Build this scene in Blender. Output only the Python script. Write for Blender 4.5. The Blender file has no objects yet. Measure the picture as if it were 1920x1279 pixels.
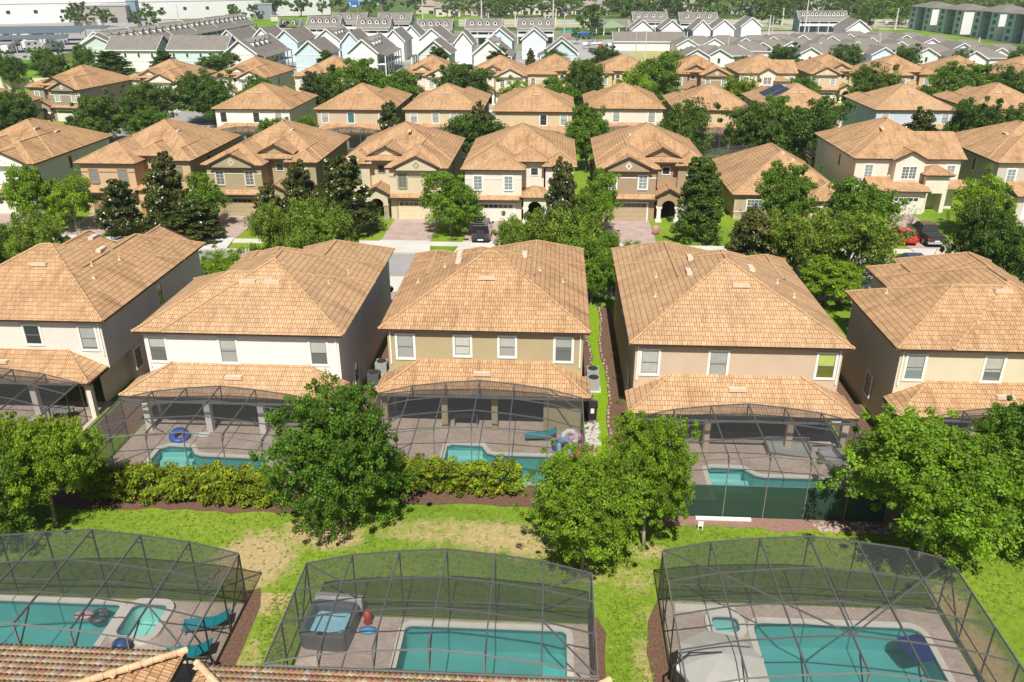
import bpy, bmesh, math, random
import numpy as np
from mathutils import Vector, Matrix
R = math.radians
S = bpy.context.scene
COL = S.collection
# ---------------------------------------------------------------- camera, sky, sun, exposure
FPX, CH, PIT, YAW = 1530.0, 26.4, R(24.259), R(3.0)
cd = bpy.data.cameras.new('camera'); cam = bpy.data.objects.new('camera', cd); COL.objects.link(cam)
cam.location = (0, 0, CH); cam.rotation_euler = (math.pi/2-PIT, 0, YAW)
cd.sensor_width = 36; cd.lens = FPX/1920*36; cd.clip_end = 9000; cd.clip_start = 0.5
S.camera = cam
w = bpy.data.worlds.new('World'); S.world = w; w.use_nodes = True
nt = w.node_tree; nt.nodes.clear()
sky = nt.nodes.new('ShaderNodeTexSky'); sky.sky_type = 'NISHITA'; sky.sun_disc = False
sky.sun_elevation = R(54); sky.sun_rotation = R(180); sky.altitude = 10; sky.air_density = 1; sky.dust_density = 1.5
bg = nt.nodes.new('ShaderNodeBackground'); bg.inputs[1].default_value = 0.052
ow = nt.nodes.new('ShaderNodeOutputWorld')
nt.links.new(sky.outputs[0], bg.inputs[0]); nt.links.new(bg.outputs[0], ow.inputs[0])
sl = bpy.data.lights.new('sun', 'SUN'); sl.energy = 4.8; sl.angle = R(0.53); sl.color = (1, .95, .86)
so = bpy.data.objects.new('sun', sl); COL.objects.link(so); so.rotation_euler = (R(36), 0, R(0)); so.location = (0, -40, 80)
S.view_settings.view_transform = 'Standard'; S.view_settings.look = 'None'
S.view_settings.exposure = 0.36; S.view_settings.gamma = 1
S.render.engine = 'CYCLES'; S.cycles.transparent_max_bounces = 24; S.cycles.max_bounces = 8

def G(px, py, z=0.0):
    "photo pixel -> ground point at height z"
    u = (px-960)/FPX; v = (639.5-py)/FPX
    F = math.cos(PIT)+v*math.sin(PIT); U = -math.sin(PIT)+v*math.cos(PIT)
    t = (z-CH)/U; r = u*t; q = F*t
    return (r*math.cos(YAW)-q*math.sin(YAW), r*math.sin(YAW)+q*math.cos(YAW))
def ZAT(px, py, Y):
    "photo pixel + world y -> x, z"
    u = (px-960)/FPX; v = (639.5-py)/FPX
    F = math.cos(PIT)+v*math.sin(PIT); U = -math.sin(PIT)+v*math.cos(PIT)
    t = Y/(u*math.sin(YAW)+F*math.cos(YAW))
    return (u*math.cos(YAW)-F*math.sin(YAW))*t, CH+U*t

# ---------------------------------------------------------------- materials
MATS = {}
class N:
    def __init__(s, name):
        s.m = bpy.data.materials.new(name); s.m.use_nodes = True; s.t = s.m.node_tree
        s.p = s.t.nodes['Principled BSDF']; s.o = s.t.nodes['Material Output']
    def n(s, t, **k):
        x = s.t.nodes.new(t)
        for a, b in k.items():
            if a.startswith('_'): x.inputs[int(a[1:])].default_value = b
            else: setattr(x, a, b)
        return x
    def l(s, a, b): s.t.links.new(a, b)
    def set(s, **k):
        for a, b in k.items():
            s.p.inputs[{'base': 'Base Color', 'rough': 'Roughness', 'metal': 'Metallic', 'spec': 'Specular IOR Level', 'coat': 'Coat Weight', 'normal': 'Normal'}[a]].default_value = b
    def coord(s, kind='Object'):
        return s.n('ShaderNodeTexCoord').outputs[kind]
    def noise(s, scale, detail=3, rough=.6, vec=None):
        x = s.n('ShaderNodeTexNoise'); x.inputs['Scale'].default_value = scale; x.inputs['Detail'].default_value = detail; x.inputs['Roughness'].default_value = rough
        s.l(vec if vec is not None else s.coord(), x.inputs['Vector']); return x
    def ramp(s, fac, stops):
        r = s.n('ShaderNodeValToRGB'); e = r.color_ramp.elements
        while len(e) < len(stops): e.new(.5)
        for q, (p, c) in zip(e, stops): q.position = p; q.color = (*c, 1) if len(c) == 3 else c
        s.l(fac, r.inputs[0]); return r.outputs[0]
    def mix(s, fac, a, b, mode='MIX'):
        x = s.n('ShaderNodeMix', data_type='RGBA', blend_type=mode)
        for i, v in ((0, fac), (6, a), (7, b)):
            if hasattr(v, 'is_output'): s.l(v, x.inputs[i])
            else: x.inputs[i].default_value = v if i == 0 else (*v, 1)
        return x.outputs[2]
    def bump(s, h, strength=.3, dist=.02):
        b = s.n('ShaderNodeBump'); b.inputs['Strength'].default_value = strength; b.inputs['Distance'].default_value = dist
        s.l(h, b.inputs['Height']); s.l(b.outputs[0], s.p.inputs['Normal'])
    def base(s, c): s.l(c, s.p.inputs['Base Color'])

def plain(name, c, rough=.6, metal=0, spec=.5, var=.08, scale=3, bump=0, coat=0):
    if name in MATS: return MATS[name]
    m = N(name); m.set(rough=rough, metal=metal, spec=spec, coat=coat)
    nz = m.noise(scale, 4)
    m.base(m.ramp(nz.outputs[0], [(.3, tuple(x*(1-var) for x in c)), (.7, tuple(min(1, x*(1+var)) for x in c))]))
    if bump: m.bump(m.noise(scale*25, 2).outputs[0], bump, .01)
    MATS[name] = m.m; return m.m
def stucco(name, c): return plain('stucco_'+name, c, .9, spec=.2, var=.06, scale=.5, bump=.25)

def tile_mat(name, c1, c2, mort, bw=.29, rh=.365, stain=1.0):
    m = N(name); m.set(rough=.75, spec=.25)
    uv = m.coord('UV')
    b = m.n('ShaderNodeTexBrick'); b.offset = .5; b.inputs['Scale'].default_value = 1
    b.inputs['Brick Width'].default_value = bw; b.inputs['Row Height'].default_value = rh
    b.inputs['Mortar Size'].default_value = .03; b.inputs['Mortar Smooth'].default_value = .8; b.inputs['Bias'].default_value = 0
    b.inputs['Color1'].default_value = (*c1, 1); b.inputs['Color2'].default_value = (*c2, 1); b.inputs['Mortar'].default_value = (*mort, 1)
    m.l(uv, b.inputs['Vector'])
    sx = m.n('ShaderNodeSeparateXYZ'); m.l(uv, sx.inputs[0])
    # saw-shaped course and barrel cross-section, as relief
    def mth(op, a, bb):
        x = m.n('ShaderNodeMath', operation=op)
        for i, v in enumerate((a, bb)):
            if hasattr(v, 'is_output'): m.l(v, x.inputs[i])
            else: x.inputs[i].default_value = v
        return x.outputs[0]
    row = mth('DIVIDE', sx.outputs[1], rh)
    fr = mth('FRACT', row, 0); odd = mth('MULTIPLY', mth('FLOORED_MODULO', mth('FLOOR', row, 0), 2), .5)
    ux = mth('ADD', mth('DIVIDE', sx.outputs[0], bw), odd)
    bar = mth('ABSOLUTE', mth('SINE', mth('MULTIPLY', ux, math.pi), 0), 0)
    h = mth('ADD', mth('MULTIPLY', bar, .6), mth('MULTIPLY', mth('SUBTRACT', 1, fr), .55))
    h2 = mth('MULTIPLY', h, mth('SUBTRACT', 1, mth('MULTIPLY', b.outputs['Fac'], .6)))
    st = m.ramp(m.noise(.35, 5, .65).outputs[0], [(.28, (1-.26*stain, 1-.3*stain, 1-.34*stain)), (.52, (1, 1, 1)), (.8, (1.08, 1.05, 1.0))])
    fine = m.ramp(m.noise(7, 3, .7).outputs[0], [(.3, (.86, .84, .80)), (.7, (1.1, 1.1, 1.12))])
    mp = m.n('ShaderNodeMapping'); mp.inputs['Scale'].default_value = (1.6, .16, 1); m.l(uv, mp.inputs[0])
    streak = m.ramp(m.noise(1.0, 5, .7, mp.outputs[0]).outputs[0], [(.30, (1-.34*stain, 1-.37*stain, 1-.40*stain)), (.50, (1, 1, 1))])
    groove_shade = m.ramp(bar, [(.0, (.70, .66, .62)), (.45, (1, 1, 1))])  # shade in the hollows between tile barrels, put into the colour
    cc = m.mix(1, m.mix(1, m.mix(1, m.mix(1, b.outputs['Color'], st, 'MULTIPLY'), fine, 'MULTIPLY'), streak, 'MULTIPLY'), groove_shade, 'MULTIPLY')
    m.base(cc)
    m.bump(h2, .6, .05)
    MATS[name] = m.m; return m.m
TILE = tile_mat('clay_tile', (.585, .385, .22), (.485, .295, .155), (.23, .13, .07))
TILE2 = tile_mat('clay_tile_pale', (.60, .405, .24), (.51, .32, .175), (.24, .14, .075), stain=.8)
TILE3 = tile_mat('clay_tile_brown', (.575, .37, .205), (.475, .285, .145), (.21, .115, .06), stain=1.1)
SHIN = tile_mat('grey_shingle', (.25, .235, .21), (.215, .20, .18), (.17, .16, .145), 1.0, .45, .4)
CAP = plain('ridge_tile', (.47, .30, .16), .8, var=.18, scale=1.3)
TRIM = plain('white_trim', (.80, .79, .76), .6, var=.03)
FASC = plain('shaded_brown_fascia', (.065, .042, .03), .6)  # brown board, darkened to carry the shade under the tile edge
VENTM = plain('vent_cream', (.64, .51, .39), .6)
ALU = plain('bronze_frame', (.17, .17, .165), .5, metal=0, var=.1)
CONC = plain('concrete', (.56, .54, .50), .9, var=.10, scale=.35, bump=.2)
COPE = plain('pool_coping', (.72, .68, .60), .8, var=.07, scale=2)
ASPH = plain('asphalt_road', (.30, .295, .285), .95, var=.10, scale=.25, bump=.3)
DARK = plain('dark_interior', (.028, .027, .026), .8)
MULCH = plain('mulch', (.135, .075, .048), 1, var=.45, scale=9, bump=.9)
STONEW = plain('stone_edging', (.36, .30, .24), .9, var=.3, scale=4, bump=.5)
METG = plain('metal_grey', (.42, .43, .42), .5, metal=.2)
BLACKM = plain('black_plastic', (.025, .025, .028), .5)
TEAL = plain('teal_fabric', (.01, .30, .36), .7)
WHITEP = plain('white_plastic', (.75, .75, .74), .5)
BARK = plain('bark', (.30, .235, .17), .95, var=.3, scale=5, bump=.8)
RUBBER = plain('rubber', (.02, .02, .02), .8)
def glass(name, c, rough=.12):
    if name in MATS: return MATS[name]
    m = N(name); m.set(rough=rough, spec=.8, coat=.4)
    b = m.n('ShaderNodeTexWave', wave_type='BANDS', bands_direction='Z'); b.inputs['Scale'].default_value = 6
    m.l(m.coord(), b.inputs[0])
    m.base(m.ramp(b.outputs['Fac'], [(0, tuple(x*.82 for x in c)), (1, c)])); MATS[name] = m.m; return m.m
GD = glass('glass_dark', (.045, .052, .055)); GM = glass('glass_mid', (.16, .175, .165)); GL = glass('glass_blinds', (.40, .41, .38)); GB = glass('glass_blueish', (.24, .30, .30))
GLIME = glass('curtain_olive', (.15, .16, .04)); GTEAL = glass('curtain_teal', (.05, .22, .25))
def paver(name, c1, c2, bw=.22, rh=.11):
    m = N(name); m.set(rough=.9, spec=.2)
    b = m.n('ShaderNodeTexBrick'); b.inputs['Scale'].default_value = 1; b.inputs['Brick Width'].default_value = bw; b.inputs['Row Height'].default_value = rh
    b.inputs['Mortar Size'].default_value = .006; b.inputs['Color1'].default_value = (*c1, 1); b.inputs['Color2'].default_value = (*c2, 1); b.inputs['Mortar'].default_value = (*[x*.5 for x in c2], 1)
    m.l(m.coord(), b.inputs['Vector'])
    st = m.ramp(m.noise(.8, 4).outputs[0], [(.3, (.85, .84, .82)), (.7, (1.1, 1.1, 1.1))])
    m.base(m.mix(1, b.outputs['Color'], st, 'MULTIPLY')); m.bump(b.outputs['Fac'], -.3, .01)
    MATS[name] = m.m; return m.m
PAV = paver('patio_paver', (.60, .49, .42), (.50, .40, .335)); PAVD = paver('drive_paver', (.50, .385, .35), (.41, .31, .28))
def grass_mat():
    m = N('lawn_grass'); m.set(rough=.95, spec=.1)
    big = m.ramp(m.noise(.09, 5, .65).outputs[0], [(.32, (.125, .225, .022)), (.52, (.195, .30, .028)), (.72, (.26, .325, .04))])
    fine = m.ramp(m.noise(3.2, 5, .75).outputs[0], [(.30, (.52, .58, .42)), (.50, (1, 1, 1)), (.74, (1.38, 1.26, 1.25))])
    c = m.mix(1, big, fine, 'MULTIPLY')
    a = m.n('ShaderNodeAttribute', attribute_name='dead')
    dn = m.noise(1.7, 6, .8)
    f = m.n('ShaderNodeMath', operation='ADD'); m.l(a.outputs['Fac'], f.inputs[0]); 
    s2 = m.n('ShaderNodeMath', operation='MULTIPLY_ADD'); m.l(dn.outputs[0], s2.inputs[0]); s2.inputs[1].default_value = 2.3; s2.inputs[2].default_value = -1.2
    m.l(s2.outputs[0], f.inputs[1])
    ff = m.ramp(f.outputs[0], [(.18, (0, 0, 0)), (.8, (1, 1, 1))])
    straw = m.ramp(m.noise(5, 4, .8).outputs[0], [(.3, (.34, .25, .11)), (.7, (.60, .47, .25))])
    m.base(m.mix(ff, c, straw)); m.bump(m.noise(28, 3, .8).outputs[0], .8, .06)
    return m.m
GRASS = grass_mat()
def earth_mat():
    m = N('far_ground'); m.set(rough=1, spec=.05)
    m.base(m.ramp(m.noise(.012, 6, .7).outputs[0], [(.3, (.05, .085, .02)), (.5, (.10, .15, .035)), (.7, (.17, .20, .06))])); return m.m
EARTH = earth_mat()
def leaf_mat(name, c, rough=.55, trans=.4, hue=.06, spec=.35):
    m = N(name); m.set(rough=rough, spec=spec)
    a = m.n('ShaderNodeAttribute', attribute_name='tint')
    oi = m.n('ShaderNodeObjectInfo')
    v = m.ramp(oi.outputs['Random'], [(0, (1-hue*2.2, 1-hue*.6, 1-hue)), (.5, (1, 1, 1)), (1, (1+hue*2.2, 1+hue, 1))])
    c2 = m.mix(1, m.mix(1, a.outputs['Color'], c, 'MULTIPLY'), v, 'MULTIPLY')
    m.base(c2)
    tr = m.n('ShaderNodeBsdfTranslucent'); m.l(m.mix(1, c2, (1.25, 1.35, .6), 'MULTIPLY'), tr.inputs[0])
    mx = m.n('ShaderNodeMixShader'); mx.inputs[0].default_value = trans
    m.l(m.p.outputs[0], mx.inputs[1]); m.l(tr.outputs[0], mx.inputs[2]); m.l(mx.outputs[0], m.o.inputs[0])
    return m.m
LEAF = {'bright': leaf_mat('leaf_bright', (.16, .285, .022)), 'olive': leaf_mat('leaf_olive', (.205, .29, .036)), 'green': leaf_mat('leaf_green', (.125, .235, .022)),
        'dark': leaf_mat('leaf_dark', (.098, .172, .024)), 'magnolia': leaf_mat('leaf_magnolia', (.068, .098, .022), .3, .15, .08, .6),
        'hedge': leaf_mat('leaf_hedge', (.26, .35, .025)), 'lime': leaf_mat('leaf_lime', (.205, .325, .022)), 'bare': leaf_mat('leaf_bare', (.15, .14, .07))}
def screen_mat(name, op, c):
    m = N(name); m.set(base=(*c, 1), rough=.7, spec=.3)
    tr = m.n('ShaderNodeBsdfTransparent'); mx = m.n('ShaderNodeMixShader'); mx.inputs[0].default_value = op
    m.l(tr.outputs[0], mx.inputs[1]); m.l(m.p.outputs[0], mx.inputs[2]); m.l(mx.outputs[0], m.o.inputs[0])
    return m.m
SCREEN = screen_mat('insect_screen', .35, (.055, .06, .064)); PRIV = screen_mat('privacy_screen', .96, (.022, .055, .036))
def water_mat(name, tint):
    m = N(name)
    tr = m.n('ShaderNodeBsdfTransparent'); tr.inputs[0].default_value = (*tint, 1)
    gl = m.n('ShaderNodeBsdfGlossy'); gl.inputs['Roughness'].default_value = .03
    fr = m.n('ShaderNodeFresnel'); fr.inputs[0].default_value = 1.33
    b = m.n('ShaderNodeBump'); b.inputs['Strength'].default_value = .5; b.inputs['Distance'].default_value = .03
    m.l(m.noise(2.2, 3).outputs[0], b.inputs['Height']); m.l(b.outputs[0], gl.inputs['Normal']); m.l(b.outputs[0], fr.inputs['Normal'])
    mx = m.n('ShaderNodeMixShader'); m.l(fr.outputs[0], mx.inputs[0]); m.l(tr.outputs[0], mx.inputs[1]); m.l(gl.outputs[0], mx.inputs[2]); m.l(mx.outputs[0], m.o.inputs[0])
    return m.m
WATER = water_mat('pool_water', (.60, .89, .88)); WATERS = water_mat('spa_water', (.66, .93, .90))
PLAST = plain('pool_plaster', (.26, .52, .51), .8, var=.06, scale=1)
PLASTL = plain('pool_plaster_light', (.66, .84, .82), .8, var=.05, scale=1)

# ---------------------------------------------------------------- mesh helpers
class MB:
    def __init__(s): s.v = []; s.f = []; s.mi = []; s.cur = 0
    def add(s, vs, fs):
        o = len(s.v); s.v += [tuple(x) for x in vs]; s.f += [tuple(i+o for i in f) for f in fs]; s.mi += [s.cur]*len(fs); return s
    def poly(s, pts): return s.add(pts, [tuple(range(len(pts)))])
    def box(s, x0, x1, y0, y1, z0, z1):
        return s.add([(x0,y0,z0),(x1,y0,z0),(x1,y1,z0),(x0,y1,z0),(x0,y0,z1),(x1,y0,z1),(x1,y1,z1),(x0,y1,z1)],
                     [(3,2,1,0),(4,5,6,7),(0,1,5,4),(1,2,6,5),(2,3,7,6),(3,0,4,7)])
    def tube(s, p, q, r0, r1=None, n=6, cap=True):
        r1 = r0 if r1 is None else r1
        p = Vector(p); q = Vector(q); d = (q-p).normalized()
        a = d.orthogonal().normalized(); b = d.cross(a)
        vs = []
        for c, r in ((p, r0), (q, r1)):
            for i in range(n):
                t = 2*math.pi*i/n; vs.append(c+(a*math.cos(t)+b*math.sin(t))*r)
        fs = [(i, (i+1) % n, n+(i+1) % n, n+i) for i in range(n)]
        if cap: fs += [tuple(range(n-1, -1, -1)), tuple(range(n, 2*n))]
        return s.add(vs, fs)
    def bar(s, p, q, wd, ht):
        p = Vector(p); q = Vector(q); d = (q-p).normalized()
        up = Vector((0,0,1)) if abs(d.z) < .95 else Vector((0,1,0))
        a = d.cross(up).normalized()*wd/2; b = a.cross(d).normalized()*ht/2
        vs = [p-a-b, p+a-b, p+a+b, p-a+b, q-a-b, q+a-b, q+a+b, q-a+b]
        return s.add(vs, [(0,1,2,3),(7,6,5,4),(4,5,1,0),(5,6,2,1),(6,7,3,2),(7,4,0,3)])
    def lathe(s, cx, cy, prof, n=16, sx=1, sy=1):
        vs = []; fs = []
        for r, z in prof:
            for i in range(n):
                t = 2*math.pi*i/n; vs.append((cx+r*sx*math.cos(t), cy+r*sy*math.sin(t), z))
        for k in range(len(prof)-1):
            for i in range(n): fs.append((k*n+i, k*n+(i+1) % n, (k+1)*n+(i+1) % n, (k+1)*n+i))
        fs.append(tuple(range((len(prof)-1)*n, len(prof)*n))); fs.append(tuple(range(n-1, -1, -1)))
        return s.add(vs, fs)
    def prism(s, prof, x0, x1):
        "profile in (y,z), extruded along x"
        n = len(prof)
        return s.add([(x0, a, b) for a, b in prof]+[(x1, a, b) for a, b in prof],
                     [tuple(range(n-1, -1, -1)), tuple(range(n, 2*n))]+[(i, (i+1) % n, n+(i+1) % n, n+i) for i in range(n)])
    def build(s, name, mat, parent=None, uv=False, smooth=False, loc=None):
        me = bpy.data.meshes.new(name); me.from_pydata(s.v, [], s.f)
        ms = mat if isinstance(mat, (list, tuple)) else [mat]
        for x in ms: me.materials.append(x)
        if len(ms) > 1: me.polygons.foreach_set('material_index', s.mi)
        if uv:
            L = me.uv_layers.new(name='UVMap'); me.update()
            for p in me.polygons:
                n = p.normal; u = Vector((0,0,1)).cross(n)
                u = u.normalized() if u.length > 1e-4 else Vector((1,0,0))
                v = n.cross(u)
                for li in p.loop_indices:
                    co = me.vertices[me.loops[li].vertex_index].co
                    L.data[li].uv = (co.dot(u), co.dot(v))
        if smooth: me.polygons.foreach_set('use_smooth', [True]*len(me.polygons))
        me.validate(); me.update()
        o = bpy.data.objects.new(name, me); COL.objects.link(o)
        if parent is not None: o.parent = parent
        if loc is not None: o.location = loc
        return o
def tag(o, label=None, cat=None, group=None, kind=None):
    if label: o['label'] = label
    if cat: o['category'] = cat
    if group: o['group'] = group
    if kind: o['kind'] = kind
    return o
def empty(name, loc=(0,0,0), rz=0, label=None, cat=None, group=None):
    o = bpy.data.objects.new(name, None); COL.objects.link(o); o.empty_display_size = .5
    o.location = loc if len(loc) == 3 else (*loc, 0); o.rotation_euler = (0, 0, rz)
    return tag(o, label, cat, group)
def kids(o): return [c for c in KID.get(o.name, [])]
ORD = 'first second third fourth fifth sixth seventh eighth ninth tenth eleventh twelfth thirteenth fourteenth fifteenth sixteenth seventeenth eighteenth nineteenth twentieth'.split()
def nth(i):
    if i < 20: return ORD[i]
    t = ['twenty','thirty','forty','fifty','sixty','seventy','eighty','ninety'][(i+1)//10-2]; r = (i+1) % 10
    return (t[:-1]+'ieth') if r == 0 else t+'-'+ORD[r-1]
def fill_sheet(name, outer, holes, z, mat, label=None, kind='structure', parent=None):
    bm = bmesh.new(); ed = []
    for lp in [outer]+holes:
        vs = [bm.verts.new((x, y, z)) for x, y in lp]
        ed += [bm.edges.new((vs[i], vs[(i+1) % len(vs)])) for i in range(len(vs))]
    bmesh.ops.triangle_fill(bm, use_beauty=True, use_dissolve=False, edges=ed, normal=(0,0,1))
    for f in bm.faces:
        if f.normal.z < 0: f.normal_flip()
    me = bpy.data.meshes.new(name); bm.to_mesh(me); bm.free(); me.materials.append(mat)
    o = bpy.data.objects.new(name, me); COL.objects.link(o)
    if parent: o.parent = parent
    if kind: tag(o, kind=kind)
    return o
def rect(x0, x1, y0, y1): return [(x0,y0),(x1,y0),(x1,y1),(x0,y1)]
def rrect(x0, x1, y0, y1, r=.35, n=4):
    pts = []
    for cx, cy, a in ((x1-r,y0+r,-90),(x1-r,y1-r,0),(x0+r,y1-r,90),(x0+r,y0+r,180)):
        for i in range(n+1):
            t = R(a+90*i/n); pts.append((cx+r*math.cos(t), cy+r*math.sin(t)))
    return pts
def inset(pts, d):
    n = len(pts); out = []
    for i in range(n):
        a, b, c = Vector(pts[i-1]), Vector(pts[i]), Vector(pts[(i+1) % n])
        e1 = (b-a).normalized(); e2 = (c-b).normalized()
        n1 = Vector((-e1.y, e1.x)); n2 = Vector((-e2.y, e2.x)); m = n1+n2
        if m.length < 1e-6: m = n1
        m = m.normalized(); k = d/max(.35, m.dot(n1)); out.append((b.x+m.x*k, b.y+m.y*k))
    return out
# ---------------------------------------------------------------- pools (outlines counter-clockwise) and the ground that is open for them
POOLS = {
 'c': dict(out=rrect(-6.15, .95, 23.6, 27.55, .3), steps=[]),
 'l': dict(out=rrect(-27.5, -19.35, 24.2, 28.15, .3)),
 'lspa': dict(out=rrect(-18.70, -17.1, 26.1, 28.1, .35)),
 'r': dict(out=rrect(9.2, 16.5, 22.9, 28.55, .5)),
 'rspa': dict(out=rrect(7.4, 8.55, 27.7, 28.7, .3)),
 'h3': dict(out=[(-6.2,38.9),(1.3,38.9),(1.3,41.75),(-3.2,41.75),(-3.7,41.95),(-3.95,42.4),(-4.1,42.75),(-5.9,42.85),(-6.2,42.6)]),
 'h2': dict(out=[(-23.6,37.9),(-16.6,37.9),(-16.6,40.6),(-20.8,40.75),(-21.3,40.95),(-21.6,41.4),(-21.8,41.7),(-23.2,41.75),(-23.6,41.4)]),
 'h4': dict(out=[(9.25,37.5),(16.3,37.5),(16.3,40.2),(12.4,40.2),(11.9,40.35),(11.6,40.7),(11.3,41.05),(9.6,41.1),(9.25,40.9)]),
}
HOLES = [inset(p['out'], -.28) for p in POOLS.values()]
fill_sheet('ground', rect(-1700, 1700, -60, 60), HOLES, -.004, GRASS)
MB().poly([(-1700,60,-.004),(1700,60,-.004),(1700,235,-.004),(-1700,235,-.004)]).build('ground', GRASS); tag(bpy.data.objects['ground.001'], kind='structure')
MB().poly([(-9000,235,-.004),(9000,235,-.004),(9000,8600,-.004),(-9000,8600,-.004)]).build('terrain', EARTH); tag(bpy.data.objects['terrain'], kind='structure')
# lawn sheet with worn, straw-coloured patches (they stay put whatever the light)
def lawn(name, x0, x1, y0, y1, spots, step=.3, z=.004):
    nx = int((x1-x0)/step)+1; ny = int((y1-y0)/step)+1
    xs = np.linspace(x0, x1, nx); ys = np.linspace(y0, y1, ny)
    X, Y = np.meshgrid(xs, ys)
    D = np.zeros_like(X)
    for sx, sy, rx, ry, a in spots:
        q = ((X-sx)/rx)**2+((Y-sy)/ry)**2
        D = np.maximum(D, a*np.exp(-q*q*.7))
    v = np.stack([X.ravel(), Y.ravel(), np.full(X.size, z)], 1)
    i = np.arange(nx-1)[None, :]+np.arange(ny-1)[:, None]*nx
    f = np.stack([i, i+1, i+1+nx, i+nx], -1).reshape(-1, 4)
    me = bpy.data.meshes.new(name); me.from_pydata(v.tolist(), [], f.tolist())
    at = me.attributes.new('dead', 'FLOAT', 'POINT'); at.data.foreach_set('value', D.ravel())
    me.materials.append(GRASS); o = bpy.data.objects.new(name, me); COL.objects.link(o); tag(o, kind='structure'); return o
lawn('lawn', -40, 40, 29.3, 38.5, [(-14.4,31.6,2.0,2.2,1.05),(-12.6,33.9,1.1,1.2,.9),(-10.9,33.6,1.6,1.1,.9),(-5,34.3,4.2,1.2,.62),(-2.6,34.0,2.6,1.3,.85),(-1,33.2,1.4,1,.8),(5.2,33.3,.9,.6,.9),
     (2.2,31.3,.8,.8,.5),(4.3,31.2,1.2,1.2,.5),(18.6,29.6,.9,2,.9),(1.9,35.3,2.0,.8,.3),(-19.5,34,3,1,.15)])
lawn('lawn', 2.4, 4.95, 17, 29.3, [(4.5,26,.8,1.6,.7),(4.6,28.6,.7,1,.5),(4.2,23.5,.9,1.4,.7),(3,22,.6,1,.3)])
lawn('lawn', -13.2, -10.9, 17, 29.3, [(-12.4,24.5,.7,2.2,.6),(-11.6,27,.5,1,.4),(-12.7,29,1,1.2,.95)])
lawn('lawn', 17.8, 30, 17, 29.3, [(18.6,27,.9,2.4,.95),(18.9,23.5,.9,1.4,.5)])
# mulch beds, side strips
def sheet(name, pts, z, mat, kind='structure'):
    o = MB().poly([(x, y, z) for x, y in pts]).build(name, mat); return tag(o, kind=kind)
rnd = random.Random(5)
def wavy(x0, x1, y0, y1, amp=.25, n=14, seed=1):
    r = random.Random(seed); pts = [(x0+(x1-x0)*i/n, y0+r.uniform(-amp, amp)) for i in range(n+1)]
    return pts+[(x1, y1), (x0, y1)]
sheet('mulch_bed', wavy(-30, -12.6, 35.35, 38.0, .2, 20, 3), .012, MULCH)
sheet('mulch_bed', wavy(-9.6, 3.2, 36.65, 38.6, .15, 16, 4), .012, MULCH)
sheet('mulch_bed', wavy(5.9, 26, 35.3, 38.4, .25, 20, 5), .012, plain('mulch_shell', (.27, .16, .12), 1, var=.5, scale=14, bump=.9))
sheet('mulch_bed', [(-13.75,17),(-12.95,17),(-12.85,24),(-13.0,28.4),(-13.4,29.6),(-14.2,29.3),(-13.75,28)], .012, MULCH)
sheet('mulch_bed', [(1.9,17),(2.75,17),(2.55,26),(2.7,27.6),(2.3,28.5),(1.9,28.2)], .012, MULCH)
sheet('mulch_bed', [(4.55,17),(5.3,17),(5.2,29.9),(4.6,28.4),(4.35,26.5),(4.6,23)], .012, MULCH)
for xa, xb, y0, y1 in ((-28.9,-26.2,43,64),(-12.9,-10.6,42,64),(2.3,5.1,42.5,66),(18.2,20.8,42,64),(34,37,44,64)):
    sheet('mulch_bed', rect(xa, xb, y0, y1), .008, MULCH)
LIMEG = N('strip_grass'); LIMEG.set(rough=.9, spec=.1); LIMEG.base(LIMEG.ramp(LIMEG.noise(4, 5, .8).outputs[0], [(.3, (.13, .24, .01)), (.7, (.26, .42, .02))])); LIMEG.bump(LIMEG.noise(30,3).outputs[0], .8, .06)
r = random.Random(9)
lf = [(3.02+.12*math.sin(y*.7)+r.uniform(-.06,.06), y) for y in np.linspace(36.5, 66, 30)]
rt = [(3.85+.15*math.sin(y*.5+1)+r.uniform(-.06,.06), y) for y in np.linspace(66, 36.5, 30)]
sheet('grass_strip', lf+rt, .014, LIMEG.m)
mb = MB()
for x, y in lf+rt:
    for k in range(2):
        a = x+(-.14 if (x, y) in lf else .14)+r.uniform(-.05,.05); b = y+k*.45+r.uniform(-.1,.1); s_ = r.uniform(.06,.11)
        mb.lathe(a, b, [(s_, .0), (s_*.95, .07), (s_*.5, .12)], 7, 1, 1.2)
tag(mb.build('edging_stones', STONEW), 'pale rounded edging stones along both sides of the narrow grass strip', 'edging stones', kind='stuff')
# streets (the near one at y 73-80, the next at y 167-174), pavements, kerbs
def street(y0, y1, x0, x1):
    sheet('road', rect(x0, x1, y0, y1), .004, ASPH)
    for a, b in ((y0-.35, y0), (y1, y1+.35)):
        tag(MB().box(x0, x1, a, b, -.1, .12).build('kerb', CONC), kind='structure')
    for a, b in ((y0-4.1, y0-2.7), (y1+2.7, y1+4.1)):
        tag(MB().box(x0, x1, a, b, -.1, .05).build('pavement', CONC), kind='structure')
street(72.6, 79.9, -130, 140)
street(165.5, 172.5, -62, 190)
sheet('road', rect(-86, -64, 118, 172), .008, ASPH)
sheet('road', [(-64,128),(-64,150),(-70,152),(-70,126)], .012, CONC)

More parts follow.
